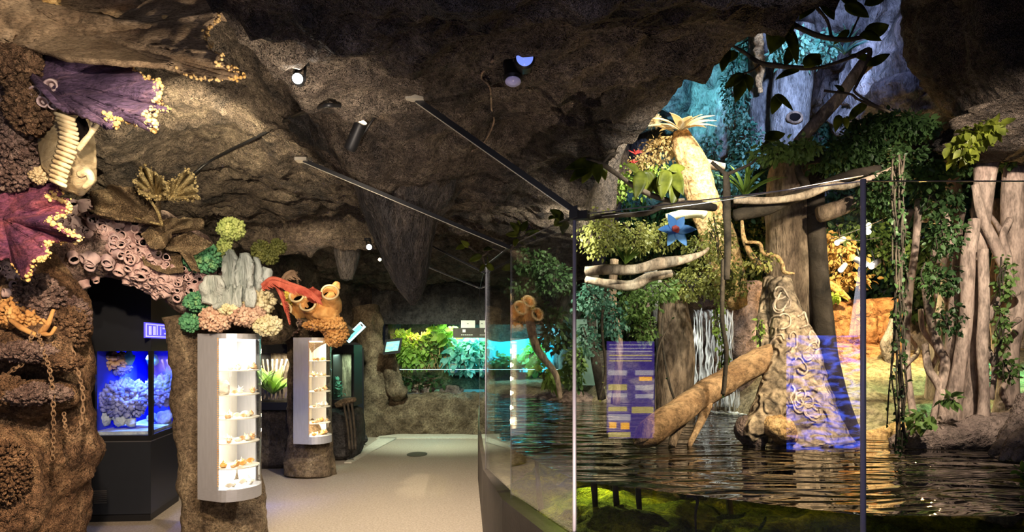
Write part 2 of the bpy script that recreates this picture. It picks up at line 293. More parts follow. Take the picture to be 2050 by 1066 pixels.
# ------------------------------------------------------------------ mesh building
class MB:
    def __init__(s): s.V = []; s.L = []; s.T = []; s.n = 0
    def add(s, V, Fs):
        V = np.asarray(V, float).reshape(-1, 3); s.V.append(V)
        if isinstance(Fs, np.ndarray): Fs = [Fs]
        for f in Fs:
            f = np.asarray(f, np.int64)
            if f.ndim == 1: f = f[None]
            s.L.append((f + s.n).ravel()); s.T.append(np.full(len(f), f.shape[1]))
        s.n += len(V); return s
    def arr(s): return np.concatenate(s.V)
    def build(s, name, mat, parent=None, label=None, cat=None, group=None, kind=None, smooth=True, origin=None, loc=None, local=False):
        V = s.arr(); Lp = np.concatenate(s.L); T = np.concatenate(s.T)
        base = np.zeros(3)
        if parent is not None:
            if not local: base = np.array(parent_world(parent))
        elif kind != 'structure' and not local:
            lo, hi = V.min(0), V.max(0); base = np.array([(lo[0] + hi[0]) / 2, (lo[1] + hi[1]) / 2, lo[2]])
        me = bpy.data.meshes.new(name); me.vertices.add(len(V)); me.vertices.foreach_set('co', (V - base).ravel())
        me.loops.add(len(Lp)); me.loops.foreach_set('vertex_index', Lp)
        me.polygons.add(len(T)); st = np.concatenate([[0], np.cumsum(T)[:-1]])
        me.polygons.foreach_set('loop_start', st); me.polygons.foreach_set('loop_total', T)
        me.polygons.foreach_set('use_smooth', np.full(len(T), smooth))
        me.update(calc_edges=True); me.validate()
        me.materials.append(MATS[mat])
        o = bpy.data.objects.new(name, me); COL.objects.link(o)
        if parent is not None: o.parent = parent
        elif not local: o.location = base
        if loc is not None: o.location = loc
        tag(o, label, cat, group, kind); return o
def parent_world(p):
    v = Vector(p.location)
    while p.parent: p = p.parent; v += p.location
    return v
def tag(o, label=None, cat=None, group=None, kind=None):
    if label: o['label'] = label
    if cat: o['category'] = cat
    if group: o['group'] = group
    if kind: o['kind'] = kind
    return o
def empty(name, loc, label, cat, group=None, rz=0):
    o = bpy.data.objects.new(name, None); COL.objects.link(o); o.location = Vector(loc); o.rotation_euler = (0, 0, rz)
    o.empty_display_size = 0.05
    return tag(o, label, cat, group)
def copy_tree(o, parent=None):
    c = o.copy(); COL.objects.link(c)
    if parent is not None: c.parent = parent
    for ch in [x for x in bpy.data.objects if x.parent == o]: copy_tree(ch, c)
    return c
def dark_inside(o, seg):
    me = o.data; me.materials.append(MATS['hole_shade'])  # inner faces go near-black, shade of the opening put into the colour
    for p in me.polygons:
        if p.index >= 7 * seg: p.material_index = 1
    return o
def box(x0, x1, y0, y1, z0, z1):
    V = np.array([[x, y, z] for z in (z0, z1) for y in (y0, y1) for x in (x0, x1)], float)
    Fc = np.array([[0, 2, 3, 1], [4, 5, 7, 6], [0, 1, 5, 4], [2, 6, 7, 3], [0, 4, 6, 2], [1, 3, 7, 5]])
    return V, Fc
def obox(c, ax, ay, az, bev=0.0):
    """box with centre c and half-axis vectors"""
    V, Fc = box(-1, 1, -1, 1, -1, 1); A = np.array([ax, ay, az], float)
    return V @ A + np.asarray(c), Fc
def prism(poly, z0, z1):
    """poly: list of xy"""
    n = len(poly); p = np.array(poly, float)
    V = np.concatenate([np.c_[p, np.full(n, z0)], np.c_[p, np.full(n, z1)]])
    side = np.array([[i, (i + 1) % n, n + (i + 1) % n, n + i] for i in range(n)])
    return V, [side, np.arange(n)[::-1].copy(), np.arange(n, 2 * n)]
def bar(a, b, w, h=None, up=(0, 0, 1)):
    a = np.asarray(a, float); b = np.asarray(b, float); h = h or w; d = b - a; L = np.linalg.norm(d); t = d / L
    s = np.cross(t, up)
    if np.linalg.norm(s) < 1e-4: s = np.cross(t, (1, 0, 0))
    s /= np.linalg.norm(s); u = np.cross(s, t)
    return obox((a + b) / 2, t * L / 2, s * w / 2, u * h / 2)
def catmull(C, m):
    C = np.asarray(C, float); n = len(C)
    if n == 2:
        t = np.linspace(0, 1, m)[:, None]; return C[0] * (1 - t) + C[1] * t
    E = np.concatenate([[2 * C[0] - C[1]], C, [2 * C[-1] - C[-2]]]); s = np.linspace(0, n - 1 - 1e-9, m); i = s.astype(int); t = (s - i)[:, None]
    p0, p1, p2, p3 = E[i], E[i + 1], E[i + 2], E[i + 3]
    return 0.5 * (2 * p1 + (p2 - p0) * t + (2 * p0 - 5 * p1 + 4 * p2 - p3) * t ** 2 + (3 * p1 - p0 - 3 * p2 + p3) * t ** 3)
def tube(C, R, seg=10, m=None, amp=0.0, ns=6.0, octv=3, rid=False, flat=1.0, zs=1.0, seed=0.0, closed=True):
    """swept tube through control points C with radii R; amp = displacement relative to the radius"""
    C = np.asarray(C, float); R = np.broadcast_to(np.asarray(R, float), (len(C),))
    m = m or max(2, (len(C) - 1) * 5 + 1)
    Q = catmull(np.c_[C, R], m); X, r = Q[:, :3], np.maximum(Q[:, 3], 1e-4)
    T = np.gradient(X, axis=0); T /= np.linalg.norm(T, axis=1)[:, None] + 1e-12
    ref = np.array([0, 1.0, 0.0]) if abs(T[0, 1]) < 0.8 else np.array([1.0, 0, 0])
    U = np.zeros_like(X); u = ref - T[0] * ref.dot(T[0]); u /= np.linalg.norm(u)
    for i in range(m):
        u = u - T[i] * u.dot(T[i]); u /= np.linalg.norm(u) + 1e-12; U[i] = u
    W = np.cross(T, U); a = np.arange(seg) / seg * 2 * math.pi
    D = U[:, None] * np.cos(a)[None, :, None] * flat + W[:, None] * np.sin(a)[None, :, None]
    V = X[:, None] + D * r[:, None, None]
    if amp:
        q = (V * np.array([1, 1, zs])).reshape(-1, 3) * ns + seed
        nz = (ridged(q, octv) if rid else fbm(q, octv)).reshape(m, seg)
        V = V + D * (r[:, None, None] * amp) * nz[:, :, None]
    V = V.reshape(-1, 3); i = np.arange(m - 1)[:, None] * seg; j = np.arange(seg)[None]; jn = (j + 1) % seg
    Fs = np.stack([i + j, i + jn, i + seg + jn, i + seg + j], -1).reshape(-1, 4)
    out = [Fs]
    if closed:
        V = np.concatenate([V, X[:1] - T[:1] * r[0] * 0.3, X[-1:] + T[-1:] * r[-1] * 0.3]); b = m * seg; jj = np.arange(seg)
        out += [np.stack([np.full(seg, b), (jj + 1) % seg, jj], -1), np.stack([np.full(seg, b + 1), (m - 1) * seg + jj, (m - 1) * seg + (jj + 1) % seg], -1)]
    return V, out
def tpx(pts, d=None, **k):
    """tube from (px, py, depth, radius in px)"""
    C = [P(p[0], p[1], p[2]) for p in pts]; R = [p[3] / F * p[2] for p in pts]
    return tube(C, R, **k)
_ico = {}
def ico(sub):
    if sub not in _ico:
        bm = bmesh.new(); bmesh.ops.create_icosphere(bm, subdivisions=sub, radius=1)
        _ico[sub] = (np.array([v.co[:] for v in bm.verts]), np.array([[v.index for v in f.verts] for f in bm.faces])); bm.free()
    return _ico[sub]
def lump(c, r, sub=4, amp=0.25, ns=1.2, octv=4, rid=False, seed=0.0):
    V, Fc = ico(sub); r = np.broadcast_to(np.asarray(r, float), (3,))
    q = V * ns + seed + np.asarray(c) * 0.37
    n = ridged(q, octv) if rid else fbm(q, octv)
    return V * (1 + amp * n)[:, None] * r + np.asarray(c), Fc
def instance(tv, tf, pos, M):
    """many copies of a template; M: (n,3,3) rows = local axes scaled"""
    n = len(pos); V = np.einsum('vk,nkj->nvj', tv, M) + pos[:, None]; k = len(tv)
    Fc = (tf[None] + (np.arange(n) * k)[:, None, None]).reshape(-1, tf.shape[1])
    return V.reshape(-1, 3), Fc
def frames(n, up, rng=RNG):
    """random frames whose third axis is up (n,3)"""
    up = up / (np.linalg.norm(up, axis=1)[:, None] + 1e-9); a = rng.normal(size=(n, 3)); a -= up * (a * up).sum(1)[:, None]
    a /= np.linalg.norm(a, axis=1)[:, None] + 1e-9; return np.stack([a, np.cross(up, a), up], 1)
def grid_faces(m, n, wrap=False):
    i = np.arange(m - 1)[:, None]; j = np.arange(n if wrap else n - 1)[None]; jn = (j + 1) % n
    return np.stack([i * n + j, i * n + jn, (i + 1) * n + jn, (i + 1) * n + j], -1).reshape(-1, 4)
def gnormals(G):
    a = np.gradient(G, axis=0); b = np.gradient(G, axis=1); n = np.cross(a, b); return n / (np.linalg.norm(n, axis=2)[:, :, None] + 1e-9)
def slab(G, th):
    """closed sheet with thickness from a point grid (m,n,3)"""
    m, n, _ = G.shape; N = gnormals(G); th = np.asarray(th) if np.ndim(th) else th
    A = G + N * (th[..., None] if np.ndim(th) else th) / 2; B = G - N * (th[..., None] if np.ndim(th) else th) / 2
    f = grid_faces(m, n); k = m * n; V = np.concatenate([A.reshape(-1, 3), B.reshape(-1, 3)])
    idx = np.arange(k).reshape(m, n); ring = np.concatenate([idx[0, :-1], idx[:-1, -1], idx[-1, :0:-1], idx[:0:-1, 0]]); rn = np.roll(ring, -1)
    return V, [f, f[:, ::-1] + k, np.stack([rn, ring, ring + k, rn + k], -1)]
def star(outline, base, db, dt, th=0.02, ruf=0.08, rk=5, jag=0.05, n=160, m=24, seed=0.0, closed=False, amp=0.03, cup=0.0):
    """sheet growing from a base to an outline (both read from the photograph), with its own depth, waves and thickness"""
    O = np.array(outline, float)
    if closed: O = np.concatenate([O, O[:1]])
    seg = np.linalg.norm(np.diff(O, axis=0), axis=1); s = np.r_[0, np.cumsum(seg)]; t = np.linspace(0, s[-1], n)
    ox = np.interp(t, s, O[:, 0]); oy = np.interp(t, s, O[:, 1])
    q = np.c_[t * 0.06, np.full(n, seed), np.zeros(n)]; j = 1 + jag * fbm(q, 3)
    if closed: j[-1] = j[0]
    bx, by = base; u = np.linspace(0.02, 1, m)[:, None]
    px = bx + (ox - bx)[None] * j[None] * u; py = by + (oy - by)[None] * j[None] * u
    ph = np.linspace(0, 2 * math.pi, n)[None]
    dtv = np.interp(t, np.linspace(0, s[-1], len(dt)), dt) if np.ndim(dt) else dt
    dep = db + (dtv - db) * u + ruf * np.sin(ph * rk + seed) * u ** 2 + cup * u ** 2
    qq = np.stack([px * 0.03, py * 0.03, np.full(px.shape, seed)], -1).reshape(-1, 3); dep = dep + amp * fbm(qq, 3).reshape(px.shape) * np.sqrt(u)
    G = np.stack([(px - CX) / F * dep, dep, EYE - (py - HY) / F * dep], -1)
    return slab(G, th), G
def vase(base, d, L, r0, r1, seg=12, wob=0.1, seed=0.0, inner=0.6, bend=(0, 0, 0)):
    """hollow open tube"""
    base = np.asarray(base, float); d = np.asarray(d, float); d = d / np.linalg.norm(d)
    t = [0, .25, .5, .75, .93, 1.0, .97, .7, .35]; rr = [r0, r0 * .95 + r1 * .1, (r0 + r1) / 2, r1 * .95, r1 * 1.05, r1 * .95, r1 * .75, r1 * inner, r1 * inner * .6]
    s = np.cross(d, (0.3, 0.2, 1.0)); s /= np.linalg.norm(s); w = np.cross(d, s); a = np.arange(seg) / seg * 2 * math.pi
    Dv = s * np.cos(a)[:, None] + w * np.sin(a)[:, None]; V = []
    for ti, ri in zip(t, rr):
        c = base + d * L * ti + np.asarray(bend) * L * ti * ti
        nz = 1 + wob * vnoise(np.c_[np.cos(a) * 1.5, np.sin(a) * 1.5, np.full(seg, seed + ti * 1.5)])
        V.append(c + Dv * (ri * nz)[:, None])
    V.append((base + d * L * .3 + np.asarray(bend) * L * .09)[None]); k = len(t) * seg; j = np.arange(seg)
    return np.concatenate(V), [grid_faces(len(t), seg, True)[:, ::-1], np.stack([(len(t) - 1) * seg + j, (len(t) - 1) * seg + (j + 1) % seg, np.full(seg, k)], -1)]
LEAF_V = np.array([[0, 0, 0], [-.32, .3, .07], [0, .33, -.02], [.32, .3, .07], [-.3, .62, .05], [0, .66, -.03], [.3, .62, .05], [0, 1, -.12]], float)
LEAF_F = [np.array([[0, 2, 1], [0, 3, 2], [4, 5, 7], [5, 6, 7]]), np.array([[1, 2, 5, 4], [2, 3, 6, 5]])]
def leaves(pos, dirs, L, w=1.0, up=None, rng=RNG):
    """small leaves: position, growth direction, length"""
    n = len(pos); d = dirs / (np.linalg.norm(dirs, axis=1)[:, None] + 1e-9); r = rng.normal(size=(n, 3)) * 0.6 + (np.array([0, 0, 1.0]) if up is None else up)
    x = np.cross(d, r); x /= np.linalg.norm(x, axis=1)[:, None] + 1e-9; z = np.cross(x, d); L = np.broadcast_to(L, (n,))[:, None]
    M = np.stack([x * L * w, d * L, z * L], 1); k = len(LEAF_V)
    V = (np.einsum('vk,nkj->nvj', LEAF_V, M) + pos[:, None]).reshape(-1, 3); off = (np.arange(n) * k)[:, None, None]
    return V, [(f[None] + off).reshape(-1, f.shape[1]) for f in LEAF_F]
def bigleaf(base, tip, width, nrm, curl=0.15, m=9):
    """one broad leaf with a midrib fold and a drooping tip"""
    base = np.asarray(base, float); tip = np.asarray(tip, float); d = tip - base; L = np.linalg.norm(d); t = d / L
    x = np.cross(t, nrm); x /= np.linalg.norm(x) + 1e-9; z = np.cross(x, t); u = np.linspace(0, 1, m)
    w = width / 2 * np.sin(np.pi * u ** 0.8) ** 0.75 * (1 - 0.25 * u); w[0] = width * 0.02; w[-1] = width * 0.01
    rows = []
    for s in (-1, -.5, 0, .5, 1):
        rows.append(base + t * (L * u)[:, None] + x * (w * s)[:, None] + z * ((abs(s) * 0.25 * w) - curl * L * u ** 2 + curl * L * u)[:, None])
    G = np.stack(rows, 1); return slab(G, 0.0015)
def blob_leaves(cx, cy_, rx, ry, d, rd, n, L, droop=0.6, hollow=0.3, seed=0):
    """leaf cloud over an ellipse of the photograph at distance d, depth radius rd (metres)"""
    rng = np.random.default_rng(seed + int(cx) * 7 + int(cy_)); c = P(cx, cy_, d); R = np.array([rx / F * d, rd, ry / F * d])
    q = rng.normal(size=(n, 3)); q /= np.linalg.norm(q, axis=1)[:, None]; q *= (hollow + (1 - hollow) * rng.random(n) ** 0.5)[:, None]
    q *= (1 + 0.35 * vnoise(q * 2.3 + cx * .1))[:, None]
    pos = c + q * R; dr = q * 0.5 + rng.normal(size=(n, 3)) * 0.5; dr[:, 2] -= droop
    return leaves(pos, dr, L * (0.6 + 0.8 * rng.random(n)), 0.9, rng=rng)

# ------------------------------------------------------------------ the setting
SURF = []                                            # rock surfaces that small things can grow on
def reg(mb):
    V = mb.arr(); fs = []
    for l, t in zip(mb.L, mb.T): fs += l.reshape(-1, t[0]).tolist() if len(t) else []
    b = BVHTree.FromPolygons(V.tolist(), fs); SURF.append(b); return b
def hit(px, py, surf=None):
    o = Vector((0, 0, EYE)); d = Vector(P(px, py, 1.0)) - o; d.normalize(); best = None
    for b in (surf or SURF):
        r = b.ray_cast(o, d)
        if r[0] is not None and (best is None or r[3] < best[2]):
            n = r[1] if r[1].dot(d) < 0 else -r[1]; best = (np.array(r[0]), np.array(n), r[3])
    return best
def sstep(a, b, x): t = np.clip((x - a) / (b - a), 0, 1); return t * t * (3 - 2 * t)

fl = MB(); fl.add([[-6.2, -3.2, 0], [3.6, -3.2, 0], [3.6, 2.7, 0], [1.6, 2.7, 0], [0.4, 3.4, 0], [0.1, 4.4, 0], [-0.1, 5.5, 0], [-0.3, 7.9, 0], [-0.4, 12.3, 0], [-6.2, 12.3, 0]], [np.arange(10)])
fl.build('floor', 'floor', kind='structure', smooth=False)
e = MB(); e.add(*prism([(-2.35, 11.25), (-0.5, 11.25), (-0.5, 11.9), (-2.35, 11.9)], 0.002, 0.02)); e.add(*prism([(-2.3, 8.9), (-2.2, 8.9), (-2.0, 11.3), (-2.3, 11.3)], 0.002, 0.02))
e.build('trim_1', 'floor_edge', kind='structure', smooth=False)

# visitor side ceiling, ending on the right in the overhang above the glass
ry = np.array([-3.2, 1.8, 2.4, 2.9, 3.2, 3.45, 3.9, 4.3, 4.7, 5.2, 5.8, 7, 9, 12.6])
rx = np.array([3.6, 3.6, 2.3, 1.30, 1.12, 0.98, 0.80, 0.68, 0.60, 0.58, 0.75, 1.0, 1.2, 1.2])
rz = np.array([3.4, 3.4, 3.32, 3.20, 3.16, 3.06, 3.03, 3.0, 2.96, 2.82, 2.75, 2.75, 2.75, 2.75])
def ceil_z(x, y):
    z = 3.08 + 0 * x
    z = z - 0.20 * sstep(4.0, 3.5, y) * sstep(-1.7, -0.9, x)                      # near bulge in the middle
    z = z + 0.42 * np.exp(-((x + 2.6) / 1.1) ** 2 - ((y - 5.4) / 1.5) ** 2)        # vault on the left
    z = z - 0.28 * np.exp(-((x + 0.9) / 0.5) ** 2 - ((y - 5.0) / 0.9) ** 2)        # root of the stalactite
    z = z - 0.22 * np.exp(-((y - 7.9) / 0.25) ** 2) * sstep(-0.6, -1.6, x)         # rim of the far vault
    z = z - 0.25 * sstep(8.5, 11.5, y)
    z = z - 0.9 * sstep(-3.6, -5.6, x) ** 1.5
    z = z + 0.85 * sstep(-1.0, -1.9, x) * sstep(5.2, 3.9, y)                      # higher over the hanging sponges
    return z
ys = np.concatenate([np.linspace(-3.2, 1.6, 24), np.linspace(1.7, 12.6, 330)])
us = np.linspace(0, 1, 210)
rows = []
for y in ys:
    X1 = np.interp(y, ry, rx) + 0.10 * vnoise(np.array([[y * 2.2, 3.1, 0]]))[0]; Z1 = np.interp(y, ry, rz)
    x = -6.2 + (X1 + 6.2) * us; z = ceil_z(x, np.full_like(x, y)); z = z + (Z1 - z[-1]) * sstep(0.72, 1.0, us)
    sk = np.linspace(0, 1, 34)[1:]
    xs = X1 + 0.16 * np.sin(sk * math.pi * 0.9) + 0.25 * sk; zs = Z1 + 0.02 + 3.2 * sk ** 1.25
    rows.append(np.stack([np.r_[x, xs], np.full(210 + 33, y), np.r_[z, zs]], 1))
G = np.array(rows); Nn = gnormals(G); q = G.reshape(-1, 3)
dsp = 0.13 * fbm(q * np.array([1.1, 1.1, 1.1]), 3) - 0.075 * np.abs(ridged(q * np.array([2.6, 3.6, 2.6]), 4)) + 0.03 * fbm(q * 9, 3)
G[..., 2] += dsp.reshape(G.shape[:2]); G[..., 0] += (0.08 * fbm(q * 1.9 + 5, 4)).reshape(G.shape[:2]) * (np.arange(G.shape[1]) > 198)
ce = MB(); ce.add(G.reshape(-1, 3), grid_faces(*G.shape[:2])); ce.build('ceiling', 'cave', kind='structure'); CEIL = reg(ce)

def wall(name, plan, z0, z1, mat, amp=0.12, ns=1.4, nz=40, step=0.08, lean=0.0):
    p = np.array(plan, float); s = np.r_[0, np.cumsum(np.linalg.norm(np.diff(p, axis=0), axis=1))]; m = max(3, int(s[-1] / step))
    Q = np.c_[np.interp(np.linspace(0, s[-1], m), s, p[:, 0]), np.interp(np.linspace(0, s[-1], m), s, p[:, 1])]
    zz = np.linspace(z0, z1, nz); G = np.stack([np.repeat(Q[:, 0][:, None], nz, 1), np.repeat(Q[:, 1][:, None], nz, 1), np.repeat(zz[None], m, 0)], -1)
    N = gnormals(G); q = G.reshape(-1, 3) * ns; d = (amp * (fbm(q, 4) + 0.4 * ridged(q * 1.7, 3))).reshape(m, nz)
    G = G + N * d[..., None]; w = MB(); w.add(G.reshape(-1, 3), grid_faces(m, nz)); w.build(name, mat, kind='structure'); reg(w); return w
wall('wall_left', [(-6, -3.2), (-5.9, 5.2), (-4.9, 7.4), (-4.3, 8.4), (-3.75, 9.3), (-3.3, 10.4), (-3.2, 11.4), (-2.9, 12.25), (-2.45, 12.3)], -0.05, 3.5, 'cave')
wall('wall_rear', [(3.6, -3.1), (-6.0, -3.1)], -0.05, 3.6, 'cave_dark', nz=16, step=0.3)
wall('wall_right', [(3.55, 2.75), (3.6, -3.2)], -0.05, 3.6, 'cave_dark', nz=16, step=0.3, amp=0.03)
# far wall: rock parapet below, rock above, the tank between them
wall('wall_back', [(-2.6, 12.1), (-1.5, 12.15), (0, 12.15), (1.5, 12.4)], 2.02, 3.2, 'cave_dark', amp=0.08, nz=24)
g = MB(); m_, n_ = 90, 40
U = np.linspace(0, 1, m_)[:, None]; T = np.linspace(0, 1, n_)[None]
X = -2.62 + 3.8 * U + 0 * T; ledge = np.array([[0, 0], [0.0, 0.3], [0.05, 0.62], [0.14, 0.72], [0.4, 0.72], [0.55, 0.7]])
tt = np.linspace(0, 1, 6); Y = 11.75 + np.interp(T[0], tt, ledge[:, 0])[None] + 0 * U; Z = np.interp(T[0], tt, ledge[:, 1])[None] + 0 * U
Gp = np.stack([X, Y, Z], -1); q = Gp.reshape(-1, 3); Gp += gnormals(Gp) * (0.05 * fbm(q * 3, 4) + 0.03 * ridged(q * 7, 3)).reshape(m_, n_)[..., None]
g.add(Gp.reshape(-1, 3), grid_faces(m_, n_)); g.build('rock_parapet', 'pillar', kind='structure'); reg(g)
g = MB(); g.add(*tube([(-2.42, 11.85, 0), (-2.52, 11.8, 0.7), (-2.48, 11.85, 1.3), (-2.62, 11.9, 1.75), (-2.7, 12.0, 2.3)], [0.34, 0.27, 0.22, 0.24, 0.3], seg=40, m=60, amp=0.3, ns=3, octv=4))
g.add(*tube([(-1.95, 11.72, 0.72), (-2.1, 11.7, 0.85), (-2.2, 11.72, 1.2), (-2.22, 11.8, 1.6)], [0.14, 0.16, 0.13, 0.1], seg=24, m=40, amp=0.35, ns=5, octv=4))
g.build('rock_frame', 'pillar', kind='structure'); reg(g)

# terrarium shell: back and side wall rising into a dome
plan = np.array([(0.85, 13.9), (0.95, 12.6), (1.2, 11.6), (2.2, 10.7), (3.6, 10.1), (5.0, 9.3), (6.2, 8.0), (6.9, 6.2), (7.0, 4.5), (6.6, 2.8), (5.4, 1.9), (3.7, 2.0)], float)
s = np.r_[0, np.cumsum(np.linalg.norm(np.diff(plan, axis=0), axis=1))]; m_ = 190; tq = np.linspace(0, s[-1], m_)
Q = catmull(np.c_[plan, np.zeros(len(plan))], 400)[:, :2]; s2 = np.r_[0, np.cumsum(np.linalg.norm(np.diff(Q, axis=0), axis=1))]
Q = np.c_[np.interp(np.linspace(0, s2[-1], m_), s2, Q[:, 0]), np.interp(np.linspace(0, s2[-1], m_), s2, Q[:, 1])]
n_ = 120; v = np.linspace(0, 1, n_); rise = np.interp(v, [0, .66, .8, .9, 1], [0, 4.8, 5.8, 6.2, 6.3]); pull = np.interp(v, [0, .6, .8, .9, 1], [0, 0.06, 0.3, 0.62, 1.0])
cdom = np.array([2.4, 5.2]); Gx = Q[:, None, :] * (1 - pull)[None, :, None] + cdom * pull[None, :, None]
G = np.concatenate([Gx, np.repeat(rise[None, :, None], m_, 0)], -1); q = G.reshape(-1, 3)
dd = (0.34 * ridged(q * np.array([0.9, 0.9, 0.45]), 3) + 0.10 * fbm(q * np.array([3, 3, 1.6]), 4)).reshape(m_, n_) * sstep(0, 0.05, v)[None]
G = G - gnormals(G) * dd[..., None] * 0.8
t = MB(); t.add(G.reshape(-1, 3), grid_faces(m_, n_)); t.build('wall_terrarium', 'bluerock', kind='structure'); TWALL = reg(t)

# ground of the terrarium, dropping below the water
shx = np.array([-0.7, 0.1, 0.8, 1.4, 2.2, 2.55, 2.9, 3.2, 3.7, 4.4, 7.2]); shy = np.array([11.2, 9.4, 8.8, 8.3, 7.9, 6.6, 5.5, 5.3, 5.15, 4.6, 4.1])
gx = np.linspace(-0.6, 7.2, 150); gy = np.linspace(2.6, 13.0, 180); GX, GY = np.meshgrid(gx, gy, indexing='ij')
dlt = GY - np.interp(GX, shx, shy); GZ = 0.88 + np.where(dlt > 0, 0.34 * np.minimum(dlt, 1.9), np.maximum(dlt * 0.7, -0.62))
GZ = np.where((GX < 1.1) & (dlt > 0), 0.88 + np.minimum(dlt * 0.15, 0.05), GZ)
q = np.stack([GX, GY, 0 * GX], -1).reshape(-1, 3); GZ = GZ + (0.05 * fbm(q * 1.6, 4) + 0.02 * ridged(q * 4, 3)).reshape(GX.shape)
GL = np.array([(-0.57, 11.6), (-0.39, 7.9), (-0.223, 5.57), (-0.007, 4.5), (0.333, 3.46), (1.487, 2.75), (3.6, 2.75)])   # line of the glass
inside = GX > np.interp(GY, GL[::-1][:, 1] * 1.0, GL[::-1][:, 0]) - 0.02
Gg = np.stack([GX, GY, GZ], -1); xmin = np.interp(gy, [2.6, 2.75, 3.46, 4.5, 5.57, 7.9, 11.6, 13], [1.5, 1.487, .333, -.007, -.223, -.39, -.57, -.57])
for j, y in enumerate(gy):
    x = xmin[j] + (7.2 - xmin[j]) * np.linspace(0, 1, 150) ** 1.15
    Gg[:, j, 0] = x; Gg[:, j, 2] = np.interp(x, gx, GZ[:, j])
gr = MB(); gr.add(Gg.reshape(-1, 3), grid_faces(150, 180)); gr.build('terrarium_ground', 'ground', kind='structure'); GROUND = reg(gr)
# green mossy bed close under the water in front
bx = np.linspace(0, 1, 90); by = np.linspace(0, 1, 60); A0 = np.array([catmull(np.c_[GL[2:], np.zeros(5)], 90)[:, :2]])[0]
Bn = np.zeros((90, 60, 3))
for i in range(90):
    for j in range(60):
        p = A0[i] + np.array([0.55, 0.95]) * (0.03 + by[j] * 2.2); Bn[i, j] = (p[0], p[1], 0.36)
q = Bn.reshape(-1, 3); Bn[..., 2] += (0.16 * fbm(q * 1.5, 4) + 0.04 * ridged(q * 5, 3)).reshape(90, 60) + 0.10 * np.exp(-((Bn[..., 0] - 0.9) / 0.5) ** 2)
b = MB(); b.add(Bn.reshape(-1, 3), grid_faces(90, 60)); b.build('mossy_pool_bed', 'algae', kind='structure')
w = MB(); w.add([[p[0] + 0.02, p[1] + 0.01, 0.88] for p in GL[::-1]] + [[-0.4, 13, 0.88], [3, 13, 0.88], [7.1, 9, 0.88], [7.1, 2.76, 0.88]], [np.arange(len(GL) + 4)])
o = w.build('pool_water', 'water', smooth=False); tag(o, 'dark rippling pool water filling the terrarium behind the glass', 'water', kind='stuff')
# far rock bank at the left end of the pool
for k, (px, py, d, rx_, rz_) in enumerate([(1040, 812, 9.4, .42, .2), (1112, 806, 9.2, .4, .22), (1150, 800, 8.8, .35, .3)]):
    l = MB(); c = P(px, py, d); l.add(*lump((c[0], c[1], 0.80), (rx_, .3, rz_ * .55), 4, 0.3, 1.6, seed=k)); l.build('bank_rock', 'bank', label=['low dark rock at the far left end of the pool', 'flat rock on the far bank behind the corner glass', 'rounded rock on the far bank below the pale green board'][k], cat='rock')

# ------------------------------------------------------------------ glass barrier
kb = MB(); n = len(GL); out = []
BAR = empty('glass_barrier', (GL[3][0], GL[3][1], .5), 'frameless glass barrier bending along the kerb between path and pool', 'glass barrier')
for i in range(n):
    a = GL[max(i - 1, 0)]; b = GL[min(i + 1, n - 1)]; t = (b - a) / np.linalg.norm(b - a); out.append(GL[i] + np.array([t[1], -t[0]]) * 0.12)
out = np.array([GL[i] + (np.array([-0.025, -0.01]) if i < 3 else np.array([-0.06, -0.03]) if i == 3 else np.array([-0.05, -0.10]) if i == 4 else np.array([0, -0.12])) for i in range(n)])
poly = [tuple(p) for p in out] + [tuple(p + np.array([0.05, 0.03])) for p in GL[::-1]]
for i in range(n - 1):
    a, b, c, d = out[i], out[i + 1], GL[i + 1] + np.array([.04, .03]), GL[i] + np.array([.04, .03]); kb.add(*prism([a, b, c, d], -0.01, 0.55))
kb.build('glass_barrier_kerb', 'kerb', kind='structure', smooth=False)
GLAB = ['glass pane running back to the far aquarium', 'narrow glass pane before the rock parapet', 'short glass pane at the bend of the barrier', 'glass pane reflecting the nearer shell case', 'wide glass pane in front of the fallen log', 'rightmost glass pane before the fig roots']
for i in range(n - 1):
    a, b = GL[i], GL[i + 1]; t = (b - a) / np.linalg.norm(b - a); nn = np.array([-t[1], t[0]]) * 0.005
    g = MB(); g.add(*prism([a - nn, b - nn, b + nn, a + nn], 0.5, 2.3)); o = g.build('glass_pane', 'glass', BAR, smooth=False)
    e = MB(); e.add(*prism([a - nn * 1.15, b - nn * 1.15, b + nn * 1.15, a + nn * 1.15], 2.3, 2.304)); e.build('polished_edge', 'steel', o, smooth=False)
for i, lab, r in ((1, 'thin upright joint strip farthest along the barrier', .006), (2, 'thin upright joint strip under the middle ceiling rod', .007), (3, 'thin joint strip beside the reflected shell case', .003), (4, 'upright metal joint below the black corner clamp', .010), (5, 'upright grey metal joint right of the root-covered trunk', .012)):
    x, y = GL[i]; c = MB(); c.add(*tube([(x, y, .5), (x, y, 1.4), (x, y, 2.31)], r, seg=8, m=3)); c.build('glass_joint', 'joint_grey', BAR)
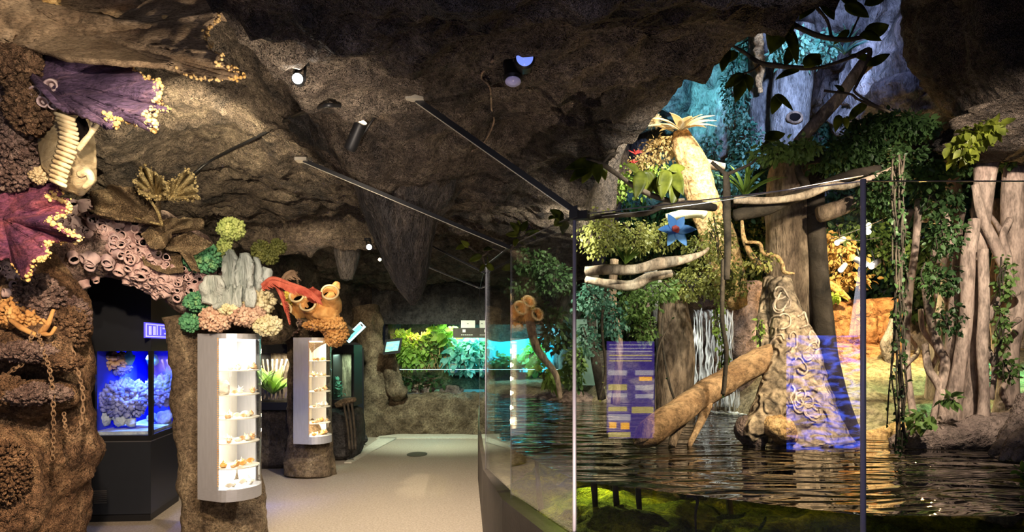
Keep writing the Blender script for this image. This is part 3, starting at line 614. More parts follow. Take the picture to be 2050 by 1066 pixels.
# stay rods from the corners of the barrier to the ceiling
for (p0, p1, r, lab) in ((P(1163, 432, 3.46), P(835, 201, 3.5), .016, 'thick black ceiling rod ending at the black corner clamp'), (P(1022, 497, 4.5), P(608, 322, 4.3), .013, 'black ceiling rod crossing in front of the stalactite'), (P(973, 548, 5.57), P(820, 470, 5.7), .008, 'thin ceiling rod emerging behind the stalactite'), (P(962, 578, 7.6), P(850, 532, 7.6), .008, 'thinnest ceiling rod, farthest of the four')):
    o = empty('ceiling_rod', (0, 0, 0), lab, 'rod', 'rods bracing the glass barrier'); o.location = Vector(p0)
    a = MB(); a.add(*bar(p0, p1, r * 1.9)); a.build('bar', 'rod', o, smooth=False)
    d = (p1 - p0) / np.linalg.norm(p1 - p0); off = np.array([-.25, -.3, -1.0]) * r * 0.75
    a = MB(); a.add(*bar(p0 + (p1 - p0) * .02 + off, p1 + off, r * .75)); a.build('metal_edge', 'rod_side', o, smooth=False)
    a = MB(); a.add(*obox(p1 + d * .01, (r * 3, 0, 0), (0, r * 3, 0), (0, 0, r * .8))); a.build('mounting_plate', 'rod_side', o, smooth=False)
o = empty('corner_clamp', P(1160, 432, 3.46), 'black metal clamp holding the glass corner under the thick rod', 'clamp')
a = MB(); a.add(*obox(P(1160, 432, 3.44), (.045, -.02, 0), (.01, .02, 0), (0, 0, .022))); a.build('jaw', 'black_metal', o, smooth=False)
a = MB(); a.add(*obox(P(1148, 426, 3.42), (.02, 0, .006), (0, .02, 0), (0, 0, .03))); a.build('bracket', 'black_metal', o, smooth=False)

# stalactite, and a smaller one beyond
s_ = MB(); s_.add(*tube([(-0.86, 4.95, 3.35), (-0.82, 5.0, 2.93), (-0.83, 5.0, 2.6), (-0.80, 5.0, 2.27), (-0.77, 5.0, 2.04), (-0.76, 5.0, 1.925)], [.72, .43, .275, .17, .09, .02], seg=96, m=140, amp=.10, ns=5, octv=4, rid=True, zs=.25))
s_.build('stalactite', 'stalactite', label='large dark furrowed stalactite hanging over the middle of the path', cat='stalactite'); reg(s_)
s_ = MB(); s_.add(*tube([P(697, 440, 8.2), P(697, 480, 8.2), P(694, 560, 8.2)], [.26, .2, .07], seg=30, m=40, amp=.15, ns=5, zs=.3)); s_.build('stalactite', 'stalactite', label='small stalactite in shade far behind the left coral arch', cat='stalactite')
# overhanging rock at the top right
r_ = MB(); c = P(2000, 70, 4.4)
r_.add(*lump(P(2130, -60, 4.4), (.78, .8, .95), 6, .16, 1.2, 6, rid=True, seed=3.3)); r_.add(*lump(P(1930, 10, 4.6), (.26, .3, .5), 5, .16, 1.6, 6, rid=True, seed=8)); r_.add(*lump(P(2180, 250, 4.5), (.75, .6, .2), 5, .2, 1.5, 6, rid=True, seed=5))
r_.build('overhanging_rock', 'cave', kind='structure'); reg(r_)
rs = MB()
for k, (px, py, rxx, ryy, d) in enumerate([(1590, 20, 60, 60, 8.3), (1660, 40, 70, 80, 8.0), (1730, 20, 60, 70, 7.6), (1760, 150, 45, 70, 6.8), (1830, 120, 45, 70, 6.2), (1790, 215, 55, 40, 6.0), (1720, 200, 40, 60, 7.4), (1500, 140, 30, 100, 8.6), (1440, 220, 50, 70, 8.8), (1410, 290, 40, 60, 8.8), (1360, 210, 60, 40, 9.2), (1630, 130, 40, 80, 8.4), (1860, 190, 50, 40, 5.8)]):
    rs.add(*lump(P(px, py, d), (rxx / F * d, .4, ryy / F * d), 5, .28, 1.3, 5, rid=True, seed=k * 2.7))
rs.build('hanging_rock_folds', 'bluerock', kind='structure')

# ------------------------------------------------------------------ coral rock arch and its growths (left)
def outcrop(pieces, mat, name, label, cat='rock', kind=None):
    m = MB()
    for p in pieces: m.add(*p)
    o = m.build(name, mat, label=label, cat=cat, kind=kind); return o, reg(m)
ARCH = [tpx([(30, 1130, 4.5, 120), (45, 1000, 4.5, 115), (55, 880, 4.5, 118), (60, 760, 4.5, 105), (40, 660, 4.5, 112), (20, 560, 4.6, 95), (20, 470, 4.7, 90)], seg=90, m=150, amp=.18, ns=3.4, octv=6),
        tpx([(-20, 560, 4.7, 110), (60, 520, 4.8, 75), (150, 490, 4.9, 72), (240, 480, 5.0, 80), (320, 510, 5.1, 72), (400, 560, 5.2, 70), (450, 600, 5.3, 62)], seg=80, m=130, amp=.17, ns=3.6, octv=6),
        tpx([(-60, 560, 4.4, 100), (-20, 420, 4.3, 95), (-10, 300, 4.1, 85), (-20, 180, 3.9, 90), (-60, 60, 3.8, 110), (-90, -60, 3.7, 120)], seg=80, m=120, amp=.20, ns=3.0, octv=5)]
oa, _a = outcrop([ARCH[0]], 'reef', 'rock_pier', 'x', kind='structure')
ob, _b = outcrop(ARCH[1:], 'reef_pink', 'rock_arch', 'x', kind='structure')
for o in (oa, ob):
    for k in ('label', 'category'): del o[k]
ARCHS = [_a, _b]
for k, (pts, lab) in enumerate([
    ([(-30, 1120, 3.5, 60), (5, 1040, 3.5, 62), (0, 960, 3.6, 60), (-20, 880, 3.7, 40)], 'rough tan boulder at the bottom left corner'),
    ([(20, 700, 4.2, 30), (80, 690, 4.15, 34), (140, 700, 4.2, 20)], 'upper overhanging ledge on the left rock pier'),
    ([(-10, 790, 4.2, 30), (60, 800, 4.15, 36), (130, 790, 4.2, 30), (160, 785, 4.3, 16)], 'lower overhanging ledge under the hanging chain')]):
    outcrop([tpx(pts, seg=60, m=90, amp=.4, ns=4, octv=5)], 'reef', 'rock_ledge' if k else 'boulder', lab)
# pillars carrying the two shell cases
PIL1 = outcrop([tube([P(452, 1100, 5.42) * [1, 1, 0], [P(450, 0, 5.45)[0], 5.47, .45], [P(446, 0, 5.5)[0] - .07, 5.56, .8], [P(446, 0, 5.5)[0] - .08, 5.58, 1.3], [P(440, 0, 5.5)[0], 5.58, 1.72], [P(470, 0, 5.4)[0], 5.52, 2.0]], [.33, .30, .27, .27, .32, .52], seg=90, m=120, amp=.10, ns=5, octv=5),
                tpx([(388, 1080, 5.2, 26), (385, 960, 5.2, 26), (378, 840, 5.2, 28), (380, 760, 5.2, 30), (372, 690, 5.2, 34), (375, 640, 5.2, 44)], seg=40, m=90, amp=.22, ns=6, octv=4)], 'pillar', 'rock_pillar', 'x', kind='structure')
PIL2 = outcrop([tube([P(620, 0, 8.1) * [1, 1, 0], [P(621, 0, 8.1)[0], 8.15, .42], [P(614, 0, 8.1)[0] - .05, 8.28, .8], [P(614, 0, 8.1)[0] - .05, 8.28, 1.5], [P(630, 0, 8.1)[0], 8.25, 1.95]], [.30, .27, .23, .24, .48], seg=70, m=90, amp=.12, ns=5, octv=5)], 'pillar', 'rock_pillar', 'x', kind='structure')
for o, _ in (PIL1, PIL2):
    for k in ('label', 'category'): del o[k]
REEF = ARCHS + [PIL1[1], PIL2[1]]

# barnacles: three shapes, then copies seated on the arch
PROTO = []
for k in range(4):
    b = MB(); b.add(*vase((0, 0, -.006), (0, 0, 1), .046, .027, .018 + .002 * k, seg=10, wob=.22, seed=k * 3.1, inner=.75)); PROTO.append(b)
def scatter_barnacles(zone, n, size, mat, label, group, seed):
    rng = random.Random(seed); protos = []; k = 0; t = 0
    while k < n and t < n * 6:
        t += 1; cx_, cy_, rx_, ry_, rot = zone[rng.randrange(len(zone))]; a = rng.random() * 6.283; r = rng.random() ** .5
        h = hit(cx_ + rx_ * r * math.cos(a), cy_ + ry_ * r * math.sin(a) + rot * r * math.cos(a), ARCHS)
        if h is None or h[2] > 7: continue
        if len(protos) < 4:
            o = PROTO[len(protos)].build('barnacle', mat, label=label, cat='barnacle', group=group, local=True); dark_inside(o, 10); protos.append(o)
        else: o = protos[k % 4].copy(); COL.objects.link(o)
        nrm = Vector(h[1]) + Vector((rng.uniform(-.4, .4), rng.uniform(-.4, .4), rng.uniform(-.5, .3))); s = size * rng.uniform(.7, 1.7)
        o.location = Vector(h[0]); o.rotation_euler = nrm.to_track_quat('Z', 'Y').to_euler(); o.scale = (s, s, s); k += 1
scatter_barnacles([(190, 470, 70, 60, 0), (240, 400, 30, 30, 0), (160, 430, 40, 50, 0)], 80, 1.1, 'barnacle', 'grey-violet barnacle clustered on the arch above the black cabinet', 'barnacles left of the brown sea fans', 1)
scatter_barnacles([(260, 480, 60, 60, 20), (300, 540, 60, 40, 0)], 90, 1.1, 'barnacle_pink', 'pale pink barnacle on the brightly lit middle of the arch', 'barnacles on the middle of the arch', 2)
scatter_barnacles([(360, 560, 60, 40, 10), (250, 575, 90, 20, 5)], 75, .9, 'barnacle_pink', 'small pinkish barnacle along the lower right edge of the arch', 'barnacles along the lower edge of the arch', 3)
scatter_barnacles([(30, 530, 35, 22, 0), (60, 600, 60, 40, 0)], 34, 1.0, 'barnacle', 'grey barnacle on the far left below the red sponge plate', 'barnacles below the red sponge plate', 4)

# knobbly colony: small rounded knobs or branches over a dome
def knobs(cx_, cy_, rx_, ry_, d, n, size, dep=None, sub=1, seed=0, stretch=1.6):
    rng = np.random.default_rng(seed + int(cx_)); R = np.array([rx_ / F * d, dep or (rx_ + ry_) / 2 / F * d, ry_ / F * d]); c = P(cx_, cy_, d)
    V, Fc = ico(sub); m = MB(); m.add(*lump(c, R * .82, 3, .15, 2, seed=seed)); n = int(n * 1.9); size = size * .72; k = 0
    q = rng.normal(size=(n, 3)); q[:, 1] -= .4; q /= np.linalg.norm(q, axis=1)[:, None]
    pos = c + q * R * (0.9 + .16 * rng.random((n, 1))); M = frames(n, q + rng.normal(size=(n, 3)) * .25, rng)
    s = size * (.6 + .8 * rng.random(n)); M = M * s[:, None, None]; M[:, 2] *= stretch; m.add(*instance(V, Fc, pos, M)); return m
KN = [
 ('green_coral', 'green_coral', 405, 516, 34, 28, 4.9, 230, .018, 'dark green bushy coral left of the white sponge plates', 'coral'),
 ('green_coral', 'lime_coral', 452, 497, 14, 20, 4.95, 60, .014, 'yellow-green tuft beside the dark green bushy coral', 'coral'),
 ('green_coral', 'lime_coral', 463, 459, 24, 20, 4.9, 150, .016, 'lime green coral ball standing out above the arch', 'coral'),
 ('green_coral', 'green_coral', 402, 605, 30, 18, 4.9, 130, .015, 'green crinkled coral below the glassy white sponge', 'coral'),
 ('green_coral', 'green_coral', 381, 646, 17, 18, 4.95, 110, .014, 'small round green coral beside the nearer pillar', 'coral'),
 ('green_coral', 'leaf_olive', 523, 503, 18, 20, 5.2, 80, .012, 'olive coral ball, left one of the dim trio', 'coral'),
 ('green_coral', 'leaf_olive', 556, 495, 16, 15, 5.3, 70, .012, 'olive coral ball, upper right of the dim trio', 'coral'),
 ('green_coral', 'leaf_olive', 540, 516, 17, 13, 5.2, 70, .012, 'olive coral ball, lowest of the dim trio', 'coral'),
 ('finger_coral', 'pink_coral', 432, 640, 28, 24, 4.85, 190, .016, 'brownish pink finger coral over the left side of the case', 'coral'),
 ('finger_coral', 'pink_coral', 495, 632, 34, 20, 4.85, 210, .016, 'brownish pink finger coral over the middle of the case', 'coral'),
 ('finger_coral', 'cream_coral', 536, 652, 26, 18, 4.85, 170, .016, 'cream finger coral hanging over the right side of the case', 'coral'),
 ('finger_coral', 'cream_coral', 516, 605, 30, 26, 4.95, 150, .022, 'pale yellow finger coral right of the white sponge plates', 'coral'),
 ('finger_coral', 'cream_coral', 460, 620, 20, 10, 4.8, 90, .014, 'pale yellow coral tuft between the pink finger corals', 'coral'),
 ('brown_coral', 'reef', 40, 135, 46, 42, 3.6, 260, .022, 'rusty brown bushy coral at the upper left edge', 'coral'),
 ('brown_coral', 'reef', 62, 218, 38, 46, 3.6, 230, .02, 'tan bushy coral left of the ribbed cream shell', 'coral'),
 ('brown_coral', 'reef_pink', 20, 270, 42, 60, 3.7, 240, .02, 'grey-brown coral mass at the left edge below the tan one', 'coral'),
 ('brown_coral', 'reef_pink', 30, 340, 50, 40, 3.8, 240, .018, 'grey crusty coral above the red sponge plate', 'coral'),
 ('orange_coral', 'gold_rim', 106, 10, 12, 16, 3.5, 60, .012, 'orange coral knob on the top sponge sheet', 'coral'),
 ('orange_coral', 'orange_sponge', 40, 630, 44, 30, 4.15, 240, .018, 'orange knobbly coral high on the left rock pier', 'coral'),
 ('orange_coral', 'reef_pink', 80, 600, 40, 46, 4.2, 240, .018, 'tan knobbly coral beside the black cabinet', 'coral'),
 ('orange_coral', 'reef', 140, 655, 30, 42, 4.3, 200, .017, 'brown tufted coral on the right edge of the left pier', 'coral'),
 ('white_coral', 'shell_cream', 80, 352, 16, 14, 3.75, 60, .012, 'white lumpy coral just above the red sponge plate', 'coral'),
 ('tube_worm_coral', 'orange_sponge', 672, 664, 22, 28, 7.7, 230, .024, 'orange feathery coral clump at the right edge of the second pillar', 'coral'),
 ('tube_worm_coral', 'orange_sponge', 650, 652, 40, 9, 7.6, 160, .022, 'orange coral shelf under the tube sponges', 'coral'),
 ('mustard_coral', 'mustard_coral', 580, 605, 13, 22, 7.75, 110, .02, 'mustard yellow column coral behind the red sea fan', 'coral'),
 ('brown_coral', 'reef_pink', 575, 650, 24, 22, 7.7, 170, .022, 'purplish coral clump at the left of the second pillar top', 'coral'),
 ('crusty_coral', 'reef_pink', 50, 705, 56, 18, 4.0, 260, .018, 'crusty coral on the upper ledge under the branching coral', 'coral'),
 ('crusty_coral', 'reef', 128, 725, 34, 16, 4.05, 160, .018, 'crusty coral tongue at the right end of the upper ledge', 'coral'),
 ('crusty_coral', 'reef_pink', 70, 790, 66, 18, 4.0, 260, .02, 'crusty coral along the lower ledge of the left pier', 'coral'),
 ('crusty_coral', 'reef', 8, 780, 36, 26, 3.95, 170, .02, 'crusty coral at the left edge beside the lower ledge', 'coral'),
 ('crusty_coral', 'reef', 12, 950, 38, 62, 3.4, 620, .011, 'pale crusty coral covering the bottom left boulder', 'coral'),
 ('crusty_coral', 'reef_pink', 150, 640, 22, 40, 4.35, 160, .018, 'greyish tufts on the edge beside the black cabinet', 'coral'),
]
for k, (nm, mt, x, y, rx_, ry_, d, n, sz, lab, cat) in enumerate(KN):
    knobs(x, y, rx_, ry_, d, n, sz, seed=k * 5).build(nm, mt, label=lab, cat=cat)

# big sponge sheets and sea fans
def fan(name, mat, label, cat, outline, base, db, dt, rim=None, veins=0, **k):
    (V, Fs), G = star(outline, base, db, dt, **k); m = MB(); m.add(V, Fs); o = empty(name, P(base[0], base[1], db), label, cat)
    m.build('blade', mat, o)
    if rim:
        pts = G[-1]; R = np.random.default_rng(int(base[0] + 3)); v, f = ico(1); i0, i1 = (int(rim[2] * len(pts)), int(rim[3] * len(pts))) if len(rim) > 2 else (0, len(pts))
        n = int(rim[1] * 2.4); ii = R.integers(i0, i1, n); pos = pts[ii] + R.normal(size=(n, 3)) * .008; s = (.004 + .010 * R.random(n) ** 2)
        M = frames(n, R.normal(size=(n, 3))) * s[:, None, None]; r = MB(); r.add(*instance(v, f, pos, M)); r.build('knobbly_rim', rim[0], o, label='paler knobbly rim')
    if veins:
        r = MB()
        for j in range(veins):
            c = int((j + .5) / veins * G.shape[1]); pts = G[::3, c] + gnormals(G)[::3, c] * .004 * (1 if k.get('vs', 1) else 1); pts = pts + np.array([0, -.004, 0])
            r.add(*tube(pts, np.linspace(.006, .0015, len(pts)), seg=5, m=len(pts) * 2))
        r.build('veins', mat, o)
    return o
fan('sponge_sheet', 'tan_sponge', 'very large tan sponge sheet spreading across the upper left', 'sponge',
    [(-30, 80), (40, 92), (130, 118), (240, 128), (330, 132), (390, 152), (440, 160), (488, 152), (470, 136), (440, 130), (448, 116), (420, 104), (410, 80), (425, 50), (440, 24), (488, 34), (494, 4), (470, -40), (380, -50), (366, -10), (366, 30), (330, 62), (290, 50), (200, 30), (100, 10), (0, -20)], (180, 75), 3.5, [3.5, 3.3, 3.2, 3.5, 3.4, 3.5], th=.03, ruf=.05, jag=.03, n=260, m=30, closed=True, rim=('gold_rim', 90, .25, .52))
fan('sponge_sheet', 'tan_sponge', 'orange-brown sponge sheet filling the very top left corner', 'sponge',
    [(-80, -30), (120, -40), (230, -30), (300, 20), (350, 60), (300, 78), (200, 66), (90, 64), (-60, 78)], (60, 20), 3.7, 3.65, th=.05, ruf=.03, jag=.04, closed=True)
sp = MB(); sp.add(*tpx([(333, 70, 3.45, 9), (333, 52, 3.45, 8), (332, 34, 3.45, 8)], seg=14, m=16, amp=.2, ns=12)); sp.build('sponge_stub', 'gold_rim', label='short upright golden stub on the large tan sheet', cat='sponge')
fan('sponge_sheet', 'violet_sponge', 'jagged violet sponge plate with gold rims, second from top', 'sponge',
    [(60, 150), (100, 105), (190, 118), (250, 130), (270, 145), (290, 150), (325, 175), (327, 190), (300, 200), (320, 210), (333, 218), (300, 222), (285, 235), (320, 255), (300, 258), (260, 240), (215, 232), (240, 255), (225, 258), (180, 240), (120, 215)], (90, 165), 3.6, [3.7, 3.5, 3.3, 3.25, 3.35, 3.5], th=.03, ruf=.06, jag=.06, n=240, closed=True, rim=('gold_rim', 190, .2, .75))
fan('sponge_sheet', 'red_sponge', 'broad red and violet sponge plate at the left edge', 'sponge',
    [(-60, 470), (-40, 430), (30, 365), (60, 358), (100, 352), (122, 372), (125, 384), (90, 392), (135, 402), (128, 430), (92, 442), (125, 460), (165, 478), (140, 482), (90, 488), (100, 510), (70, 528), (50, 560), (20, 515), (-30, 520)], (10, 440), 3.8, [3.8, 3.9, 3.75, 3.6, 3.6, 3.75, 3.8], th=.03, ruf=.07, jag=.05, n=240, closed=True, rim=('gold_rim', 230, .18, .85))
fan('sea_fan', 'fan_brown', 'large dark brown sea fan lying flat above the pink barnacles', 'sea fan',
    [(178, 420), (190, 385), (230, 372), (270, 372), (320, 388), (305, 420), (280, 445), (250, 440), (210, 438)], (322, 450), 4.6, 4.45, th=.012, ruf=.06, jag=.07, rk=7, amp=.06, closed=True, veins=14)
fan('sea_fan', 'fan_gold', 'golden sea fan with ruffled top standing highest above the arch', 'sea fan',
    [(270, 362), (285, 340), (310, 345), (325, 360), (335, 385), (330, 400), (300, 398), (280, 388)], (312, 392), 4.5, 4.35, th=.012, ruf=.09, jag=.10, rk=9, amp=.06, closed=True, rim=('fan_gold', 60), veins=9)
fan('sea_fan', 'fan_gold', 'golden cup-shaped sea fan right of the ruffled one', 'sea fan',
    [(335, 398), (334, 370), (350, 362), (375, 340), (390, 350), (392, 375), (398, 395), (370, 400)], (342, 396), 4.5, 4.4, th=.012, ruf=.07, jag=.10, rk=8, amp=.06, closed=True, rim=('fan_gold', 60), veins=9)
fan('sea_fan', 'fan_brown', 'tan rounded sea fan with a curling top, left of the green coral', 'sea fan',
    [(300, 500), (285, 470), (305, 448), (340, 436), (375, 436), (405, 440), (408, 458), (380, 455), (345, 460), (342, 480), (325, 500)], (322, 470), 4.7, 4.6, th=.012, ruf=.06, jag=.06, rk=7, amp=.05, closed=True, veins=12)
fan('sea_fan', 'fan_brown', 'olive brown sea fan leaning right above the dark green coral', 'sea fan',
    [(330, 500), (345, 478), (380, 465), (410, 478), (428, 490), (410, 500), (385, 512), (400, 545), (385, 540), (365, 505)], (352, 492), 4.75, 4.7, th=.012, ruf=.03, jag=.03, closed=True, veins=7)
fan('sea_fan', 'fan_brown', 'dark shaded sea fan below the tan rounded one', 'sea fan',
    [(285, 505), (330, 498), (362, 512), (370, 545), (340, 550), (310, 540), (288, 530)], (325, 525), 4.9, 4.8, th=.012, ruf=.03, jag=.05, closed=True, veins=6)
st = MB(); st.add(*tpx([(325, 452, 4.5, 3), (316, 425, 4.45, 3), (300, 400, 4.4, 2.5)], seg=7)); st.add(*tpx([(322, 450, 4.5, 3), (300, 445, 4.5, 2), (270, 436, 4.5, 1.5)], seg=6)); st.build('coral_stalk', 'fan_gold', label='thin forked stalk in front of the large brown sea fan', cat='coral')

# ribbed cream shell
(V, Fs), G = star([(90, 330), (84, 280), (100, 235), (135, 212), (165, 216), (184, 245), (187, 300), (186, 360), (160, 385), (130, 375), (105, 350)], (140, 300), 3.5, 3.75, th=.05, ruf=.03, rk=3, jag=.02, closed=True, n=180, m=30)
o = empty('giant_clam_shell', P(140, 385, 3.6), 'large ribbed cream shell hanging at the left above the red plate', 'shell')
m = MB(); m.add(V, Fs); m.build('body', 'shell_cream', o)
m = MB()
for k in range(15):
    y = 232 + k * 9.5; x = 128 + 10 * math.sin(k * .35); m.add(*tpx([(x - 18, y - 5, 3.47, 4), (x, y + 2, 3.44, 5), (x + 22 - k * .5, y + 9, 3.46, 4)], seg=8, m=10))
m.build('ribs', 'shell_cream', o)
m = MB(); m.add(*tpx([(152, 218, 3.5, 5), (178, 232, 3.45, 4), (184, 262, 3.45, 5), (168, 285, 3.45, 6), (158, 300, 3.45, 5), (186, 262, 3.44, 5), (198, 246, 3.44, 4)], seg=9)); m.add(*tpx([(160, 350, 3.44, 8), (176, 345, 3.42, 8), (182, 362, 3.44, 7), (168, 376, 3.46, 5)], seg=9)); m.build('curled_lip', 'shell_cream', o)
m = MB(); m.add(*lump(P(164, 262, 3.52), (.035, .03, .085), 3, .2)); m.build('hollow', 'hole_shade', o, label='dark lump for the shaded hollow')  # no cavity here, the lump's near-black colour stands for shade
for k, (x, y, r) in enumerate(((105, 172, 12), (73, 185, 11), (88, 205, 10), (108, 212, 8))):
    m = MB(); m.add(*vase(P(x, y, 3.55), (.5, -1, -.3), .05, r / F * 3.5 * 1.1, r / F * 3.5, 14, .15, k, .7)); m.build('barnacle', 'barnacle', label='large grey barnacle %s' % ['topmost of four beside the violet plate', 'left of the top one beside the violet plate', 'under the violet plate root, third of four', 'lowest of four, beside the cream shell top'][k], cat='barnacle')

# white sponge plates over the nearer case
for k, (pts, base, d, lab) in enumerate([
    ([(448, 590), (447, 540), (452, 505), (462, 497), (472, 512), (470, 560), (474, 600)], (462, 605), 4.9, 'tall narrow white sponge plate, left of the group'),
    ([(476, 590), (473, 540), (482, 508), (494, 504), (506, 520), (503, 555), (498, 595)], (488, 605), 4.85, 'tall broad white sponge plate in the middle'),
    ([(500, 585), (502, 545), (512, 516), (522, 530), (523, 560), (514, 590)], (508, 600), 4.95, 'greyish white sponge plate behind the broad one'),
    ([(510, 590), (522, 560), (530, 535), (543, 540), (541, 558), (526, 582)], (512, 600), 4.98, 'short white sponge lobe leaning right'),
    ([(404, 605), (402, 575), (412, 552), (438, 552), (450, 570), (448, 608), (428, 618)], (428, 612), 4.8, 'low dripping white sponge at the left of the plates')]):
    fan('white_sponge', 'white_sponge', lab, 'sponge', pts, base, d, d - .05, th=.035, ruf=.025, jag=.03, rk=3, n=90, m=18, veins=6)
m = MB(); R = random.Random(4)
for k in range(22):
    x = 450 + R.random() * 60; m.add(*tpx([(x, 615, 4.78, 4), (x + R.uniform(-4, 4), 595, 4.77, 5), (x + R.uniform(-6, 6), 570 + R.random() * 15, 4.8, 3)], seg=7, m=8, amp=.3, ns=20))
m.build('white_sponge', 'white_sponge', label='ragged white sponge fingers at the foot of the plates', cat='sponge')

# red sea fan, feathered ribs
def feather(name, mat, label, spine, n, L, side, d):
    m = MB(); pts = [P(x, y, dd) for x, y, dd in spine]; m.add(*tube(pts, np.linspace(.02, .006, len(pts)), seg=8)); o = empty(name, pts[0], label, 'sea fan'); m.build('spine', mat, o)
    Q = catmull(np.array(pts), n); T = np.gradient(Q, axis=0); m = MB(); R = random.Random(len(label))
    for i in range(1, n):
        t = T[i] / np.linalg.norm(T[i])
        for s in side:
            l = L * (.5 + .7 * math.sin(math.pi * (i / n) ** .8)) * R.uniform(.8, 1.15); a = Q[i]; dn = np.array([t[0] * .5, -.25 * s, -.9 * s if abs(t[0]) > .3 else .3]); dn /= np.linalg.norm(dn)
            m.add(*tube([a, a + dn * l * .55 + t * l * .1, a + dn * l * .9 + t * l * .35], [.007, .006, .002], seg=5, m=5))
    m.build('barbs', mat, o); return o
feather('sea_fan', 'red_coral', 'red feathery sea fan arching right from the white sponges', [(520, 578, 4.9), (545, 558, 4.85), (580, 568, 4.8), (615, 580, 4.8), (640, 600, 4.85)], 46, .085, (1,), 4.85)
feather('sea_fan', 'red_coral', 'red feathery sea fan strand drooping down to the second pillar', [(548, 562, 4.9), (562, 590, 4.9), (572, 620, 4.9), (580, 650, 4.95)], 30, .05, (1, -1), 4.9)
feather('sea_fan', 'chain_rust', 'dark striped sea fan standing behind the red one', [(565, 562, 5.0), (575, 548, 5.0), (590, 545, 5.0), (597, 572, 5.0)], 26, .07, (1,), 5.0)
fan('sea_fan', 'red_coral', 'dull red rounded fan at the right end of the red sea fan', 'sea fan', [(612, 580), (625, 575), (642, 585), (645, 600), (632, 608), (615, 600)], (620, 592), 5.1, 5.05, th=.015, ruf=.02, closed=True, n=60, m=12)

# tube sponges on the second pillar
for k, (x, y, dx, dy, L, r, lab) in enumerate([
    (586, 636, .0, .25, .30, .105, 'dark-mouthed tube sponge at the left end of the row'),
    (608, 622, .05, .5, .34, .10, 'tube sponge second from the left with an oval mouth'),
    (634, 632, -.05, .42, .32, .115, 'tube sponge with a wide pale rim in the middle of the row'),
    (662, 616, .25, .55, .34, .12, 'tallest tube sponge at the right of the row')]):
    o = empty('tube_sponge', P(x, y, 7.75), lab, 'sponge', 'tube sponges on the second pillar'); m = MB(); m.add(*vase(P(x, y, 7.8), (dx, -1, dy), L, r * 1.1, r * .8, 20, .16, k, .75)); dark_inside(m.build('tube', 'orange_sponge', o), 20)
    e = P(x, y, 7.8) + np.array([dx, -1, dy]) / np.linalg.norm([dx, -1, dy]) * L
    a = np.arange(17) / 16 * 6.2832; dv = np.array([dx, -1, dy]) / np.linalg.norm([dx, -1, dy]); s = np.cross(dv, (0.3, .2, 1)); s /= np.linalg.norm(s); w_ = np.cross(dv, s)
    m = MB(); m.add(*tube(e + (s * np.cos(a)[:, None] + w_ * np.sin(a)[:, None]) * r * .78, .014, seg=6, m=40, amp=.2, ns=10)); m.build('rim', 'shell_cream', o, label='paler lip')
m = MB(); m.add(*tpx([(650, 640, 7.7, 22), (655, 615, 7.7, 18), (660, 598, 7.7, 12), (666, 585, 7.7, 9), (674, 570, 7.7, 6), (676, 565, 7.7, 3)], seg=24, m=50, amp=.35, ns=9, octv=3, rid=True)); m.build('spiral_coral', 'orange_sponge', label='pointed knobbly orange coral rising at the right of the second pillar', cat='coral')

# driftwood branch coral and chain on the left pier
m = MB(); o = empty('branch_coral', P(75, 668, 4.0), 'pale branching coral spread over the left pier where the chain hangs', 'coral')
for pts in ([(75, 672, 4.0, 6), (45, 658, 3.98, 6), (20, 640, 4.0, 5)], [(75, 672, 4.0, 6), (95, 650, 3.98, 5), (107, 620, 4.0, 3)], [(80, 668, 4.0, 5), (100, 670, 3.98, 4), (112, 655, 4.0, 3)], [(95, 650, 3.98, 4), (85, 640, 3.95, 3)]): m.add(*tpx(pts, seg=9, amp=.3, ns=14))
m.build('branches', 'orange_sponge', o)
def chain(label, pts, n, r=.013):
    Q = catmull(np.array([P(*p) for p in pts]), n); T = np.gradient(Q, axis=0); o = empty('chain', Q[0], label, 'chain'); a = np.arange(13) / 12 * 6.2832
    for i in range(n):
        t = T[i] / np.linalg.norm(T[i]); s = np.cross(t, (0, 1, 0) if i % 2 else (1, .3, 0)); s /= np.linalg.norm(s); L = np.linalg.norm(T[i]) * .68
        m = MB(); m.add(*tube(Q[i] + t * np.cos(a)[:, None] * L + s * np.sin(a)[:, None] * r, .0042, seg=6, m=20)); m.build('link', 'chain_rust', o)
    return o
chain('rusty chain hanging straight down the left rock pier', [(76, 668, 3.98), (85, 700, 3.95), (100, 745, 3.93), (106, 800, 3.93), (107, 860, 3.95), (105, 918, 3.97)], 34)
chain('rusty chain looping left from the branching coral', [(64, 670, 3.98), (58, 695, 3.95), (48, 725, 3.95), (20, 745, 3.97)], 13)
chain('rusty chain looping low along the right of the left pier', [(145, 700, 4.05), (158, 750, 4.03), (166, 790, 4.03), (162, 850, 4.03), (145, 880, 4.03), (132, 860, 4.03), (128, 830, 4.05)], 32, .011)

# ------------------------------------------------------------------ blue aquarium in its black cabinet
A = P(175, 0, 5.9); B = P(302, 0, 5.95); Cc = P(360, 0, 6.75)
A, B, Cc = A[:2], B[:2], Cc[:2]
def zz(py, d): return EYE - (py - HY) / F * d
cab = empty('aquarium_cabinet', (B[0], B[1], 0), 'tall black corner cabinet with a glowing blue reef aquarium', 'aquarium')
back = [(Cc[0] - .55, Cc[1] + .5), (A[0] - .1, A[1] + .9)]
foot = [tuple(A), tuple(B), tuple(Cc)] + back
def inset(poly, k): p = np.array(poly); c = p.mean(0); return [tuple(c + (q - c) * k) for q in p]
m = MB(); m.add(*prism(inset(foot, .97), 0, .07)); m.build('plinth', 'black_metal', cab, smooth=False)
m = MB(); m.add(*prism(foot, .07, .74)); m.build('lower_cabinet', 'cabinet', cab, smooth=False)
m = MB(); m.add(*prism(inset(foot, 1.01), .74, .79)); m.build('tank_shelf', 'black_metal', cab, smooth=False)
m = MB(); m.add(*prism(foot, 1.56, 2.35)); up = m.build('upper_cabinet', 'cabinet', cab, smooth=False)
fr = MB()
